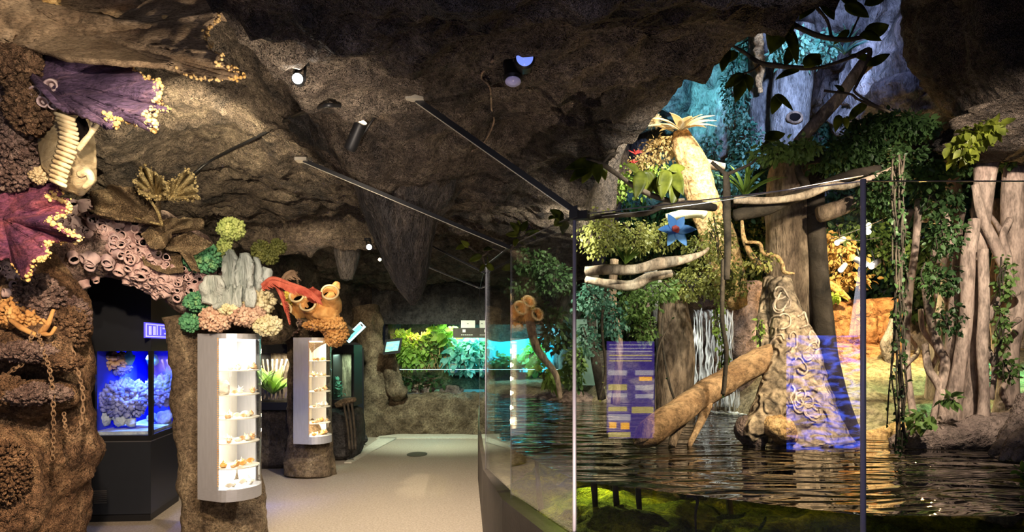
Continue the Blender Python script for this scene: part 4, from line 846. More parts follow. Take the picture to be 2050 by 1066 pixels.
for p in foot[:3]:
    fr = MB(); fr.add(*prism([(p[0] - .018, p[1] - .012), (p[0] + .018, p[1] - .012), (p[0] + .018, p[1] + .02), (p[0] - .018, p[1] + .02)], .79, 1.56)); fr.build('frame_post', 'black_metal', cab, smooth=False)
fr = MB()
e = A + (B - A) * .12
fr.add(*prism([tuple(A), tuple(e), tuple(e + np.array([0, .03])), tuple(A + np.array([0, .03]))], .79, 1.56)); fr.build('frame_post', 'black_metal', cab, smooth=False)
for a, b in ((e, B), (B, Cc)):
    t = (b - a) / np.linalg.norm(b - a); nn = np.array([t[1], -t[0]]) * .004
    m = MB(); m.add(*prism([tuple(a + t * .012), tuple(b - t * .012), tuple(b - t * .012 - nn), tuple(a + t * .012 - nn)], .80, 1.56)); m.build('tank_glass', 'case_glass', cab, smooth=False)
pts_ = [A + np.array([.02, .03]), np.array(back[1]) + np.array([.05, -.03]), np.array(back[0]) + np.array([-.02, -.04]), Cc + np.array([-.05, .03])]
for a, b in zip(pts_[:-1], pts_[1:]):
    t = (b - a) / np.linalg.norm(b - a); nn = np.array([t[1], -t[0]]) * .015; m = MB(); m.add(*prism([tuple(a), tuple(b), tuple(b - nn), tuple(a - nn)], .79, 1.56)); m.build('back_panel', 'tank_blue', cab, smooth=False)
vg = MB(); vt = (B - A) / np.linalg.norm(B - A); va = A + vt * .06 + np.array([0, -.006])
for i in range(7): vg.add(*bar(np.r_[va, .18 + i * .018], np.r_[va + vt * .11, .18 + i * .018], .006))
vg.build('vent_grille', 'steel', cab, smooth=False)
dj = MB(); dj.add(*bar(np.r_[A + np.array([0, -.004]), .735], np.r_[B + np.array([0, -.004]), .735], .008)); dj.add(*bar(np.r_[B + np.array([0, -.004]), .735], np.r_[Cc + np.array([.004, -.004]), .735], .008)); dj.build('door_trim', 'steel', cab, smooth=False)
c2 = A * .25 + B * .25 + Cc * .5
light('SPOT', 'reef_tank_lamp', (c2[0] - .32, c2[1] + .12, 1.54), 230, (0.06, 0.12, 1.0), (c2[0] - .34, c2[1] + .25, 0.8), 0.02, 120, 1.0)
light('SPOT', 'reef_tank_lamp_right', (c2[0] - .12, c2[1] + .12, 1.54), 110, (0.08, 0.15, 1.0), (c2[0] - .14, c2[1] + .2, 0.8), 0.02, 110, 1.0)
light('SPOT', 'reef_tank_lamp_front', (B[0] - .12, B[1] + .1, 1.53), 45, (0.15, 0.3, 1.0), (B[0] - .15, B[1] + .5, .9), .05, 120, .8)
m = MB(); m.add(*prism(inset([tuple(A), tuple(B), tuple(Cc), back[0], back[1]], .9), .79, .82)); m.build('sand_bed', 'tank_sand', cab, smooth=False)
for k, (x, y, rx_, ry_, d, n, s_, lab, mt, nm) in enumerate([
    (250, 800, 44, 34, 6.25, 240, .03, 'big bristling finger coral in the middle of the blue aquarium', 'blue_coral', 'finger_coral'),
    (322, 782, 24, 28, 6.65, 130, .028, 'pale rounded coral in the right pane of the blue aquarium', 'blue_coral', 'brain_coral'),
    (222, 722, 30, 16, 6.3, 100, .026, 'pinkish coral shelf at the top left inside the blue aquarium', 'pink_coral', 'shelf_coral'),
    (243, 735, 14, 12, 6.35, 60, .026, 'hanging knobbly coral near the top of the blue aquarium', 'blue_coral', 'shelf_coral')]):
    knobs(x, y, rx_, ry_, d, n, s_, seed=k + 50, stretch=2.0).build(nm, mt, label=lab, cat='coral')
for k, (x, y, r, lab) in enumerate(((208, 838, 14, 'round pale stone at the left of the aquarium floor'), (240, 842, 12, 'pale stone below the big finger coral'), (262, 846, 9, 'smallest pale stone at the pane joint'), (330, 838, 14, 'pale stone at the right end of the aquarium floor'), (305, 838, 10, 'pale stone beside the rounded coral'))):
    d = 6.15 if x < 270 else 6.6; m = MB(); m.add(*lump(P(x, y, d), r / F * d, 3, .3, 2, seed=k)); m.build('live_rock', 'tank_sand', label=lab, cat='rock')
for k, (x, y, lab) in enumerate(((258, 718, 'glowing green coral left of the pane joint'), (304, 722, 'glowing green coral right of the pane joint'))):
    d = 6.3 if k == 0 else 6.5; m = MB(); m.add(*lump(P(x, y, d), (.055, .03, .06), 3, .3, 2, seed=k)); m.build('glowing_coral', 'leaf_cyan', label=lab, cat='coral')
bs = empty('backlit_sign', P(312, 666, 6.1), 'glowing blue backlit sign on the cabinet above the aquarium', 'sign')
a = np.r_[B + (Cc - B) * .02, 0]; b = np.r_[B + (Cc - B) * .95, 0]; off = np.array([.012, -.012, 0])
def onface(u, z): return a * (1 - u) + b * u + off + np.array([0, 0, z])
def fquad(u0, u1, z0, z1, o_, name, mat, par, lab=None):
    t = (b - a) / np.linalg.norm(b - a); nn = np.array([t[1], -t[0], 0]); c = (onface(u0, z0) + onface(u1, z1)) / 2 + nn * o_
    m = MB(); m.add(*obox(c, t * np.linalg.norm(b - a) * (u1 - u0) / 2, nn * .004, (0, 0, (z1 - z0) / 2))); return m.build(name, mat, par, lab, smooth=False)
fquad(-.25, .72, 1.68, 1.82, 0, 'panel', 'sign_blue', bs)
for (u0, u1, z0, z1) in ((-.22, .69, 1.80, 1.81), (-.22, .69, 1.69, 1.70), (-.22, -.20, 1.69, 1.81), (.67, .69, 1.69, 1.81), (-.12, -.05, 1.71, 1.79), (.02, .09, 1.71, 1.79), (.14, .16, 1.71, 1.80), (.26, .28, 1.71, 1.79), (.34, .62, 1.77, 1.785), (.40, .60, 1.72, 1.735)):
    fquad(u0, u1, z0, z1, .005, 'printed_bar', 'sign_lilac', bs)

# ------------------------------------------------------------------ shell display cases
def arcpoly(w, dep, bul, n=14, inner=0.0):
    """footprint: flat back at y=+dep, straight sides, bulging front"""
    w2 = w / 2 - inner; pts = [(w2, dep), (-w2, dep)] if inner == 0 else [(w2, dep - inner), (-w2, dep - inner)]
    fr_ = [(-w2 * math.cos(math.pi * i / n), -(bul - inner) * math.sin(math.pi * i / n)) for i in range(n + 1)]; return pts + fr_, fr_
case = empty('display_case', (P(474, 0, 5.0)[0], 5.02, .44), 'grey half-round shell display case on the nearer rock pillar', 'display case', rz=math.radians(66))
Wc, Dp, Bu, H = .38, .21, .15, 1.24
ft, frn = arcpoly(Wc, Dp, Bu)
def lb(mb, name, mat, lab=None, smooth=False, par=None): return mb.build(name, mat, par or case, lab, smooth=smooth, local=True)
m = MB(); m.add(*prism(ft, 0, .09)); lb(m, 'base', 'aluminium')
m = MB(); m.add(*prism(ft, H - .02, H + .02)); lb(m, 'top', 'aluminium')
for s in (-1, 1):
    m = MB(); m.add(*box(s * Wc / 2 - (.012 if s > 0 else 0), s * Wc / 2 + (0 if s > 0 else .012), 0.0, Dp, .09, H - .02)); lb(m, 'side_panel', 'aluminium')
m = MB(); m.add(*box(-Wc / 2 + .012, Wc / 2 - .012, Dp - .012, Dp, .09, H - .02)); lb(m, 'back_panel', 'case_back')
V = []; f0 = np.array(frn); n_ = len(f0)
m = MB(); f1 = f0 * .985; G = np.stack([np.c_[f0, np.full(n_, .09)], np.c_[f0, np.full(n_, H - .02)]], 0); G2 = np.stack([np.c_[f1, np.full(n_, .09)], np.c_[f1, np.full(n_, H - .02)]], 0)
m.add(np.concatenate([G.reshape(-1, 3), G2.reshape(-1, 3)]), [grid_faces(2, n_), grid_faces(2, n_)[:, ::-1] + 2 * n_]); lb(m, 'curved_glass', 'case_glass', smooth=True)
m = MB()
for s in range(1, 70):
    m.add(*box(-Wc / 2 - .003, -Wc / 2 + .002, -.006, .004, .1 + s * .0162, .1 + s * .0162 + .007))
lb(m, 'light_strip', 'shellorange')
SH = [.235, .425, .61, .79, .975]
ip, _ = arcpoly(Wc, Dp, Bu, inner=.014)
for z in SH:
    m = MB(); m.add(*prism(ip, z, z + .008)); lb(m, 'shelf', 'case_back')
m = MB(); m.add(*box(-.16, .16, .02, .12, H - .035, H - .021)); lb(m, 'ceiling_lamp', 'case_light')
m = MB(); m.add(*box(-.15, .15, Dp - .02, Dp - .013, .10, .21)); lb(m, 'floor_lamp', 'case_light')
m = MB(); m.add(*box(-.15, .02, Dp - .02, Dp - .013, 1.0, 1.18)); lb(m, 'backlight', 'case_light')
case2 = copy_tree(case); case2.location = (P(633, 0, 7.75)[0], 7.82, .45); case2.rotation_euler = (0, 0, math.radians(74)); case2['label'] = 'grey half-round shell display case on the farther rock pillar'
for c in case2.children:
    if c.name.startswith(('ceiling_lamp', 'floor_lamp', 'backlight')):
        c.data = c.data.copy(); c.data.materials[0] = MATS['case_light_warm']
for cs, e, col, nm in ((case, 1.0, (1, .93, .80), 'near'), (case2, 1.15, (1, .80, .52), 'far')):
    R_ = cs.matrix_basis if False else None
    ca = cs.rotation_euler[2]; rot = np.array([[math.cos(ca), -math.sin(ca)], [math.sin(ca), math.cos(ca)]])
    for z in [.17] + [s + .12 for s in SH]:
        p = rot @ np.array([-.07, .02]); light('POINT', 'shell_case_lamp_' + nm, (cs.location[0] + p[0], cs.location[1] + p[1], cs.location[2] + z), e * (4.5 if z > 1 or z < .2 else 1.7), col, size=.03)
# shells on the shelves
def shell_proto(kind, mat):
    m = MB()
    if kind == 0:     # spiral
        t = np.linspace(0, 1, 26); a = t * 5.5 * 6.283 / 1.6; C = np.c_[np.cos(a) * .017 * (1 - t), np.sin(a) * .017 * (1 - t), .012 + .045 * t]; m.add(*tube(C, .013 * (1 - t) + .002, seg=8, m=60))
    elif kind == 1:   # scallop
        u = np.linspace(.03, 1, 8)[:, None]; a = np.linspace(-1.1, 1.1, 22)[None]; r = .036 * u * (1 + .04 * np.cos(a * 22)); G = np.stack([r * np.sin(a), -.012 * np.sin(u * 1.6) - .006 + 0 * a, r * np.cos(a) * 1.0 + .002], -1); m.add(*slab(G, .003))
    elif kind == 2:   # cowrie
        m.add(*lump((0, 0, .014), (.024, .016, .015), 3, .12, 2, seed=3))
    else:             # murex: lump with points
        m.add(*lump((0, 0, .02), (.022, .018, .022), 3, .2, 2, seed=6)); R = np.random.default_rng(3)
        for i in range(9): d_ = R.normal(size=3); d_[2] = abs(d_[2]); d_ /= np.linalg.norm(d_); m.add(*tube([(0, 0, .02), np.array([0, 0, .02]) + d_ * .036], [.007, .001], seg=5, m=3))
    return m
NAMES = ['spiral_shell', 'scallop_shell', 'cowrie_shell', 'spiny_shell']
PR = {}
def put_shell(cs, k, mat, x, y, z, rz_, s, label, group):
    key = (k, mat)
    if key not in PR:
        PR[key] = shell_proto(k, mat).build(NAMES[k], mat, label=label, cat='shell', group=group, local=True); o = PR[key]
    else: o = PR[key].copy(); COL.objects.link(o)
    c, s_ = math.cos(cs.rotation_euler[2]), math.sin(cs.rotation_euler[2])
    o.location = (cs.location[0] + c * x - s_ * y, cs.location[1] + s_ * x + c * y, cs.location[2] + z); o.rotation_euler = (0, 0, rz_ + cs.rotation_euler[2]); o.scale = (s,) * 3
    o['label'] = label; o['group'] = group
SHN = ['floor', 'lowest shelf', 'second shelf from below', 'middle shelf', 'second shelf from above', 'top shelf']
R = random.Random(21)
for cs, w in ((case, 'nearer'), (case2, 'farther')):
    for li, z in enumerate([.09] + [s + .008 for s in SH]):
        mats = [['shellwhite', 'shellwhite'], ['shellorange', 'shellmix'], ['shellmix', 'shellwhite'], ['shellmix', 'shellwhite'], ['shellwhite', 'shellmix'], ['shellwhite', 'shellmix']][li]
        n = [6, 9, 9, 9, 4, 6][li] if w == 'nearer' else [7, 8, 8, 7, 7, 6][li]
        if w == 'farther': mats = ['shellorange', 'shellmix'] if li in (0, 1, 5) else ['shellmix', 'shellwhite']
        for i in range(n):
            k = R.randrange(4); x = -.13 + .26 * (i + .5) / n + R.uniform(-.01, .01); y = R.uniform(-.07, .05) * (1 - abs(x) * 3.5); mt = mats[i % 2]
            col = {'shellwhite': 'whitish', 'shellorange': 'orange', 'shellmix': 'tan'}[mt]
            put_shell(cs, k, mt, x, y - .01, z, R.uniform(-1, 1), R.uniform(.8, 1.25), '%s %s on the %s of the %s display case' % (col, NAMES[k].replace('_', ' '), SHN[li], w), '%s %ss on the %s of the %s case' % (col, NAMES[k].replace('_', ' '), SHN[li], w))
m = MB(); m.add(*tube([(0, 0, 0), (0, 0, .03), (.0, 0, .06)], [.05, .035, .01], seg=12, m=8)); c = math.cos(case.rotation_euler[2]); s_ = math.sin(case.rotation_euler[2])
m = MB(); m.add(*lump((0, 0, .05), (.065, .04, .06), 4, .25, 2.2, seed=2)); o = m.build('white_coral', 'shellwhite', label='large white coral piece on the second shelf from above, nearer case', cat='coral', local=True)
o.location = (case.location[0] + c * -.13 - s_ * .03, case.location[1] + s_ * -.13 + c * .03, case.location[2] + SH[3] + .008)

# ------------------------------------------------------------------ terrarium: trunks, logs, roots
def wood(name, mat, label, cat, pipes, amp=.12, ns=5, seg=24, zs=.4, rid=False, base=None, part='trunk'):
    o = empty(name, P(*(base or pipes[0][0][:3])), label, cat)
    m = MB()
    for p in pipes: m.add(*tpx(p, seg=seg, m=(len(p) - 1) * 9 + 1, amp=amp, ns=ns, octv=4, zs=zs, rid=rid))
    m.build(part, mat, o); return o
# root-covered trunk standing in the water
T1 = wood('tree', 'bark', 'thick pinkish brown trunk rising behind the wide glass pane', 'tree', [[(1640, 900, 5.6, 60), (1625, 800, 5.6, 56), (1605, 700, 5.6, 52), (1592, 600, 5.6, 50), (1586, 500, 5.6, 50), (1584, 400, 5.6, 48), (1588, 330, 5.6, 44), (1590, 300, 5.6, 30)]], amp=.06, ns=8, seg=48)
m = MB(); m.add(*tpx([(1700, 905, 5.2, 34), (1682, 830, 5.2, 26), (1662, 740, 5.25, 22), (1648, 640, 5.3, 20), (1640, 540, 5.35, 19), (1632, 420, 5.4, 18), (1632, 320, 5.45, 18)], seg=24, m=60, amp=.1, ns=6, zs=.3)); m.build('dark_root', 'bark_dark', T1, label='dark smooth root down the right side')
m = MB()
for p in ([(1560, 565, 5.35, 22), (1578, 640, 5.2, 36), (1590, 710, 5.1, 46), (1600, 780, 5.05, 54), (1612, 850, 5.0, 66), (1622, 900, 4.95, 84)], [(1570, 700, 5.0, 26), (1552, 780, 4.9, 30), (1530, 840, 4.8, 30), (1508, 862, 4.75, 22), (1498, 880, 4.75, 14)], [(1620, 760, 4.95, 28), (1650, 830, 4.85, 26), (1672, 880, 4.8, 28), (1690, 905, 4.8, 24)], [(1540, 560, 5.5, 12), (1530, 650, 5.3, 14), (1545, 740, 5.1, 20), (1562, 820, 4.9, 26)]):
    m.add(*tpx(p, seg=44, m=70, amp=.14, ns=6, octv=4))
m.build('root_buttress', 'bark_curl', T1, label='buttress covered with pale curling ridges')
m = MB(); R = random.Random(3); bv = [reg(m0) for m0 in ()]; tb = MB()
for p in ([(1560, 565, 5.35, 22), (1578, 640, 5.2, 36), (1590, 710, 5.1, 46), (1600, 780, 5.05, 54), (1612, 850, 5.0, 66), (1622, 900, 4.95, 84)],): tb.add(*tpx(p, seg=44, m=70, amp=.14, ns=6, octv=4))
TB = reg(tb); SURF.pop()
for k in range(26):
    x, y = R.uniform(1535, 1640), R.uniform(590, 830); r = R.uniform(9, 20); a0 = R.random() * 6; pts = []
    for i in range(9):
        a = a0 + i * .62; rr = r * (1 + .35 * math.sin(a * 2 + k)); h = hit(x + rr * math.cos(a) * .8, y + rr * math.sin(a), [TB])
        if h is not None: pts.append(h[0] + h[1] * .004)
    if len(pts) > 5: m.add(*tube(pts, .008, seg=6, m=40, amp=.2, ns=20))
m.build('curled_ridges', 'bark_pale', T1, label='pale curled ridges')
wood('tree_stump', 'bark_orange', 'broken bark-red chunk at the foot of the root-covered trunk', 'stump', [[(1530, 842, 4.72, 10), (1548, 852, 4.7, 22), (1572, 868, 4.7, 20), (1590, 880, 4.72, 8)]], amp=.3, ns=9, rid=True)
m = MB(); m.add(*lump(P(1508, 862, 4.8), (.12, .10, .14), 4, .2, 1.5, seed=4)); m.build('boulder', 'bank', label='dark rounded stone in the water left of the trunk foot', cat='rock')
# tall trunks behind
wood('tree', 'bark_grey', 'slim grey-blue trunk lit cold in the upper back, left of the nest trunk', 'tree', [[(1530, 330, 7.4, 26), (1525, 240, 7.4, 24), (1520, 120, 7.4, 22), (1522, 20, 7.4, 22), (1522, -90, 7.4, 22)]], amp=.08)
m = MB(); m.add(*tpx([(1518, 60, 7.2, 8), (1520, 120, 7.15, 9), (1522, 185, 7.15, 5)], seg=14, m=40, amp=.5, ns=16)); m.build('moss_strip', 'bark_orange', label='orange-brown fibrous strip on the slim blue trunk', cat='moss')
NT = wood('tree', 'bark_grey', 'grey-blue trunk with a dark nest hole', 'tree', [[(1585, 420, 7.0, 30), (1582, 330, 7.0, 32), (1580, 250, 7.0, 36), (1584, 190, 7.0, 38), (1590, 130, 7.0, 36), (1595, 60, 7.0, 34)]], amp=.06, ns=9, seg=40)
m = MB(); hp = P(1590, 236, 6.82); a = np.arange(17) / 16 * 6.2832; m.add(*tube(hp + np.stack([np.cos(a) * .07, -.01 + 0 * a, np.sin(a) * .05], 1), .02, seg=8, m=40, amp=.3, ns=12)); m.build('hole_rim', 'bark', NT)
m = MB(); m.add(*lump(hp + np.array([0, -.02, 0]), (.066, .02, .046), 3, .1)); m.build('nest_hole_shade', 'hole_shade', NT)  # dark lump instead of a cavity, the hole's shade is its colour
# leaning orange-lit trunk with its ledge of plants
wood('tree', 'bark_orange', 'rough orange lit trunk leaning left, topped by cream bromeliad', 'tree', [[(1474, 612, 6.5, 22), (1460, 560, 6.4, 32), (1432, 470, 6.3, 34), (1408, 400, 6.3, 32), (1388, 340, 6.3, 30), (1370, 290, 6.3, 24), (1362, 262, 6.3, 14)]], amp=.15, ns=8, seg=36)
for k, (lab, mat, pp, amp) in enumerate([
    ('bluish grey trunk left of the waterfall', 'bark_grey', [[(1325, 800, 7.0, 16), (1328, 700, 7.0, 15), (1318, 600, 7.0, 16), (1300, 540, 7.0, 14)]], .1),
    ('broad brown rocky trunk directly left of the waterfall', 'bark', [[(1352, 850, 6.6, 38), (1350, 780, 6.6, 36), (1352, 700, 6.6, 34), (1350, 630, 6.6, 32), (1348, 590, 6.6, 26)]], .12),
    ('thin brown trunk behind the reflected purple panel', 'bark', [[(1232, 810, 6.6, 9), (1240, 700, 6.6, 8), (1226, 600, 6.6, 9), (1230, 520, 6.6, 8)]], .12),
    ('thin dark trunk hung with ivy, right of the corner joint', 'bark_dark', [[(1205, 800, 6.8, 8), (1192, 720, 6.8, 10), (1185, 640, 6.8, 9), (1190, 540, 6.8, 9)]], .12),
    ('pale leaning stem left of the corner joint', 'bark', [[(1122, 800, 7.2, 5), (1112, 750, 7.2, 6), (1076, 700, 7.2, 8), (1060, 640, 7.2, 9), (1050, 560, 7.2, 10)]], .12)]):
    wood('tree', mat, lab, 'tree', pp, amp=amp)
# branches and logs
BR = [
 ('branch', 'bark_pale', 'smooth pale branch rising diagonally to the upper right', [[(1598, 285, 4.9, 11), (1640, 238, 4.9, 12), (1680, 195, 4.9, 11), (1712, 150, 4.9, 12), (1735, 125, 4.95, 15)]], .06),
 ('branch', 'bark_dark', 'thick dark branch crossing the trunk at the height of the glass top', [[(1470, 432, 5.0, 12), (1530, 418, 4.95, 14), (1590, 395, 4.9, 12), (1650, 372, 4.9, 11), (1700, 352, 4.9, 10), (1760, 338, 4.9, 9)], [(1590, 395, 4.9, 9), (1612, 372, 4.9, 9), (1600, 350, 4.9, 7), (1600, 330, 4.9, 6), (1640, 320, 4.9, 6)]], .1),
 ('branch', 'bark_pale', 'pale grey branch under the thick dark one, ending at the right joint', [[(1470, 400, 4.9, 8), (1540, 402, 4.85, 7), (1610, 392, 4.8, 8), (1660, 372, 4.8, 8), (1700, 372, 4.8, 7), (1760, 350, 4.85, 5), (1790, 335, 4.9, 4)]], .08),
 ('log', 'bark_pale', 'horizontal pale log in the ivy right of the corner joint', [[(1172, 544, 5.2, 10), (1215, 540, 5.2, 10), (1270, 540, 5.2, 10), (1320, 528, 5.2, 11), (1370, 520, 5.2, 9), (1405, 508, 5.25, 5), (1418, 498, 5.3, 3)]], .12),
 ('log', 'bark_pale', 'lower pale log with a broken end below the long one', [[(1172, 560, 5.4, 7), (1215, 568, 5.4, 9), (1265, 572, 5.4, 11), (1300, 556, 5.4, 10), (1345, 548, 5.4, 8)]], .15),
 ('log', 'cream_coral', 'cream broken log end in front of the orange lit trunk', [[(1335, 437, 5.9, 9), (1365, 430, 5.9, 10), (1400, 426, 5.9, 11), (1412, 432, 5.9, 9)]], .15),
 ('branch', 'bark_dark', 'dark branch running left from the cream log end', [[(1170, 440, 4.4, 3), (1215, 432, 4.4, 5), (1290, 428, 4.4, 5), (1330, 412, 4.4, 8), (1400, 412, 4.5, 9), (1430, 416, 4.6, 7)]], .1),
 ('log', 'bark_pale', 'grey log stub crossing behind the leaning orange trunk', [[(1385, 322, 6.6, 9), (1420, 330, 6.6, 9), (1450, 335, 6.6, 7)]], .1),
 ('log', 'bark', 'brown log stub pointing up to the right joint', [[(1640, 430, 5.1, 16), (1680, 418, 5.1, 17), (1715, 402, 5.1, 14)]], .12),
 ('branch', 'bark_orange', 'amber lit branch above the orange rock wall', [[(1640, 560, 6.9, 5), (1668, 575, 6.9, 8), (1690, 592, 6.9, 6), (1700, 600, 6.9, 4)]], .2),
 ('branch', 'bark_dark', 'upright dark forked branch in front of the bromeliad leaves', [[(1455, 560, 4.6, 6), (1457, 480, 4.6, 7), (1455, 420, 4.6, 8), (1455, 370, 4.6, 7), (1452, 345, 4.6, 5)], [(1454, 350, 4.6, 4), (1425, 325, 4.6, 3)], [(1454, 350, 4.6, 4), (1500, 330, 4.6, 3), (1515, 318, 4.6, 2)]], .1)]
for nm, mt, lab, pp, amp in BR: wood(nm, mt, lab, nm, pp, amp=amp, seg=16, part='wood')
fl_ = wood('fallen_log', 'bark_orange', 'long fallen log sloping down into the pool', 'log', [[(1276, 888, 4.55, 12), (1300, 868, 4.6, 26), (1345, 835, 4.7, 27), (1400, 795, 4.85, 27), (1450, 765, 4.95, 26), (1500, 735, 5.0, 25), (1545, 712, 5.05, 22), (1556, 706, 5.05, 14)]], amp=.12, ns=6, seg=36, part='stem')
fl_.children[0].data.materials[0] = MATS['bark_log']
m = MB(); m.add(*tpx([(1412, 800, 4.85, 17), (1408, 830, 4.8, 10), (1398, 855, 4.75, 8), (1383, 885, 4.7, 6), (1379, 898, 4.7, 4)], seg=16, m=40, amp=.12)); m.build('branch', 'bark_log', fl_)
m = MB(); m.add(*tpx([(1360, 835, 4.8, 20), (1352, 868, 4.75, 11), (1345, 895, 4.7, 8)], seg=16, m=30, amp=.12)); m.build('branch', 'bark', fl_)
m = MB()
for k in range(9): m.add(*tpx([(1310 - k * 2, 862 - k * 3 + k % 3 * 6, 4.55, 8), (1288, 880 - k * 4 + k * 3, 4.5, 5), (1268 + k * 2, 890 - k * 1, 4.5, 2)], seg=8, m=12, amp=.2))
m.build('splintered_end', 'bark', fl_)
wood('curled_vine', 'bark_orange', 'smooth brown vine curling down across the thick trunk', 'vine', [[(1485, 440, 5.0, 3), (1490, 480, 5.0, 5), (1510, 520, 5.0, 7), (1540, 545, 5.0, 5)], [(1492, 485, 4.95, 3), (1520, 488, 4.95, 4), (1528, 508, 4.95, 4), (1555, 514, 4.95, 4), (1566, 530, 4.95, 4), (1570, 545, 4.95, 4), (1590, 548, 4.95, 2)]], seg=12, part='stem')
# strangler fig roots at the right
FIG = [
 ('stout pale fig root, topped by a broad collar at the glass top', [[(1976, 310, 4.9, 32), (1972, 350, 4.9, 24), (1966, 420, 4.9, 22), (1960, 520, 4.9, 18), (1954, 620, 4.9, 15), (1948, 720, 4.9, 16), (1940, 800, 4.9, 18), (1935, 865, 4.9, 26)]]),
 ('pale fig root just left of the stout one', [[(1952, 440, 4.8, 14), (1938, 520, 4.8, 17), (1936, 620, 4.8, 16), (1926, 700, 4.8, 17), (1912, 780, 4.8, 19), (1900, 858, 4.8, 26)]]),
 ('straight smooth fig root standing nearest the glass', [[(1968, 500, 4.7, 12), (1970, 600, 4.7, 13), (1966, 700, 4.7, 13), (1970, 780, 4.7, 12), (1968, 864, 4.7, 18)]]),
 ('heavy fig root at the right edge of the photo', [[(2040, 290, 5.0, 26), (2026, 400, 5.0, 24), (2030, 500, 5.0, 27), (2036, 600, 5.0, 26), (2022, 700, 5.0, 20), (2018, 790, 5.0, 24), (2012, 860, 5.0, 34)]]),
 ('slanting fig root crossing down right from the collar', [[(1952, 370, 4.8, 9), (1965, 430, 4.8, 11), (1992, 490, 4.8, 13), (2012, 540, 4.8, 12), (2030, 590, 4.85, 14)]]),
 ('thin fig root crossing up to the heavy right one', [[(2022, 440, 4.85, 9), (2008, 475, 4.8, 9), (2020, 530, 4.8, 8), (1998, 600, 4.8, 11), (1975, 640, 4.8, 10), (1962, 660, 4.8, 8)]]),
 ('forked fig root bridging low between two roots', [[(1962, 680, 4.75, 8), (1985, 715, 4.75, 9), (2006, 755, 4.8, 12)], [(1985, 800, 4.8, 6), (1998, 700, 4.75, 7), (2016, 660, 4.75, 7), (2040, 640, 4.8, 7)]]),
 ('thin upright fig root beside the hanging vine', [[(1840, 400, 5.1, 9), (1832, 500, 5.1, 8), (1818, 600, 5.1, 10), (1814, 700, 5.1, 9), (1822, 790, 5.1, 8), (1836, 866, 5.0, 12)]]),
 ('twisting fig root with a hooked top', [[(1850, 560, 4.9, 8), (1860, 620, 4.9, 10), (1876, 690, 4.9, 11), (1892, 730, 4.9, 12), (1880, 800, 4.9, 12), (1870, 850, 4.9, 13)]]),
 ('low sprawling fig root left of the group', [[(1852, 690, 4.9, 8), (1860, 740, 4.9, 10), (1884, 780, 4.9, 12), (1888, 830, 4.8, 10), (1862, 866, 4.7, 8)]]),
 ('greyish straight fig root in the middle of the tangle', [[(1918, 500, 5.1, 13), (1912, 600, 5.0, 14), (1902, 700, 5.0, 13), (1896, 800, 5.0, 13), (1888, 850, 5.0, 16)]]),
 ('brown fig stem behind the leaves at the left of the collar', [[(1868, 400, 5.3, 8), (1850, 440, 5.3, 9), (1842, 380, 5.3, 7)], [(1844, 400, 5.2, 6), (1870, 430, 5.2, 9), (1900, 470, 5.2, 10), (1906, 520, 5.2, 10)]]),
 ('amber lit fig root glowing behind the pale ones', [[(1990, 400, 5.6, 14), (2000, 500, 5.6, 14), (1986, 600, 5.6, 12), (1996, 700, 5.6, 12), (1985, 840, 5.6, 12)]]),
 ('brown fig trunk in shade behind the tangle', [[(1905, 320, 5.8, 18), (1910, 420, 5.8, 16), (1900, 520, 5.8, 18), (1880, 640, 5.8, 16), (1860, 860, 5.8, 18)]]),
]
for lab, pp in FIG:
    pp = [[(x, y, d, r * .8) for x, y, d, r in q_] for q_ in pp]; wood('fig_root', 'fig', lab, 'root', pp, amp=.10, ns=5, seg=18, part='stem')
R = random.Random(9)
SL = ['upper left', 'lower left', 'upper middle', 'lower middle', 'upper right', 'lower right']
for k in range(12):
    x = 1830 + (k % 6) * 32 + R.uniform(-8, 8); y0 = 420 if k < 6 else 620; pts = []
    for i in range(6): pts.append((x + R.uniform(-16, 16) + (i * 6 if k % 2 else -i * 5), y0 + i * 42, 5.0 + R.uniform(-.1, .25), R.uniform(3, 6)))
    o = wood('fig_rootlet', 'fig', 'thin wiggling aerial rootlet among the fig roots, %s of the tangle' % SL[(k % 6) // 2 * 2 + (k >= 6)], 'root', [pts], amp=.15, seg=9, part='stem'); o['group'] = 'aerial rootlets, %s of the fig tangle' % SL[(k % 6) // 2 * 2 + (k >= 6)]
# banks
for k, (pts, mt, lab) in enumerate([
    ([(1790, 900, 4.75, 24), (1850, 880, 4.7, 32), (1930, 868, 4.7, 38), (2010, 860, 4.7, 44), (2090, 850, 4.7, 60)], 'bank', 'long purplish rock shelf under the fig roots'),
    ([(1690, 890, 5.3, 10), (1740, 880, 5.3, 20), (1800, 870, 5.3, 26), (1840, 860, 5.3, 20)], 'bark_orange', 'low sandy rock ridge at the shore behind the hanging vine')]):
    m = MB(); m.add(*tpx(pts, seg=60, m=90, amp=.28, ns=3.4, octv=5)); m.build('rock_shelf' if k == 0 else 'shore_rock', mt, label=lab, cat='rock')
o = empty('gnarled_root', P(2030, 900, 4.0), 'gnarled grey root claw at the right edge of the pool', 'root'); m = MB()
for p in ([(2070, 850, 4.0, 34), (2030, 868, 4.0, 22), (2005, 892, 3.95, 14), (1985, 910, 3.9, 6)], [(2070, 870, 3.9, 28), (2035, 890, 3.88, 18), (2015, 912, 3.85, 10), (2000, 922, 3.85, 4)], [(2080, 890, 3.85, 26), (2045, 908, 3.82, 14), (2030, 922, 3.8, 6)], [(2062, 800, 4.1, 26), (2045, 850, 4.05, 24), (2020, 880, 4.0, 12)]): m.add(*tpx(p, seg=24, m=50, amp=.22, ns=8, octv=4))
m.build('wood', 'bank', o)
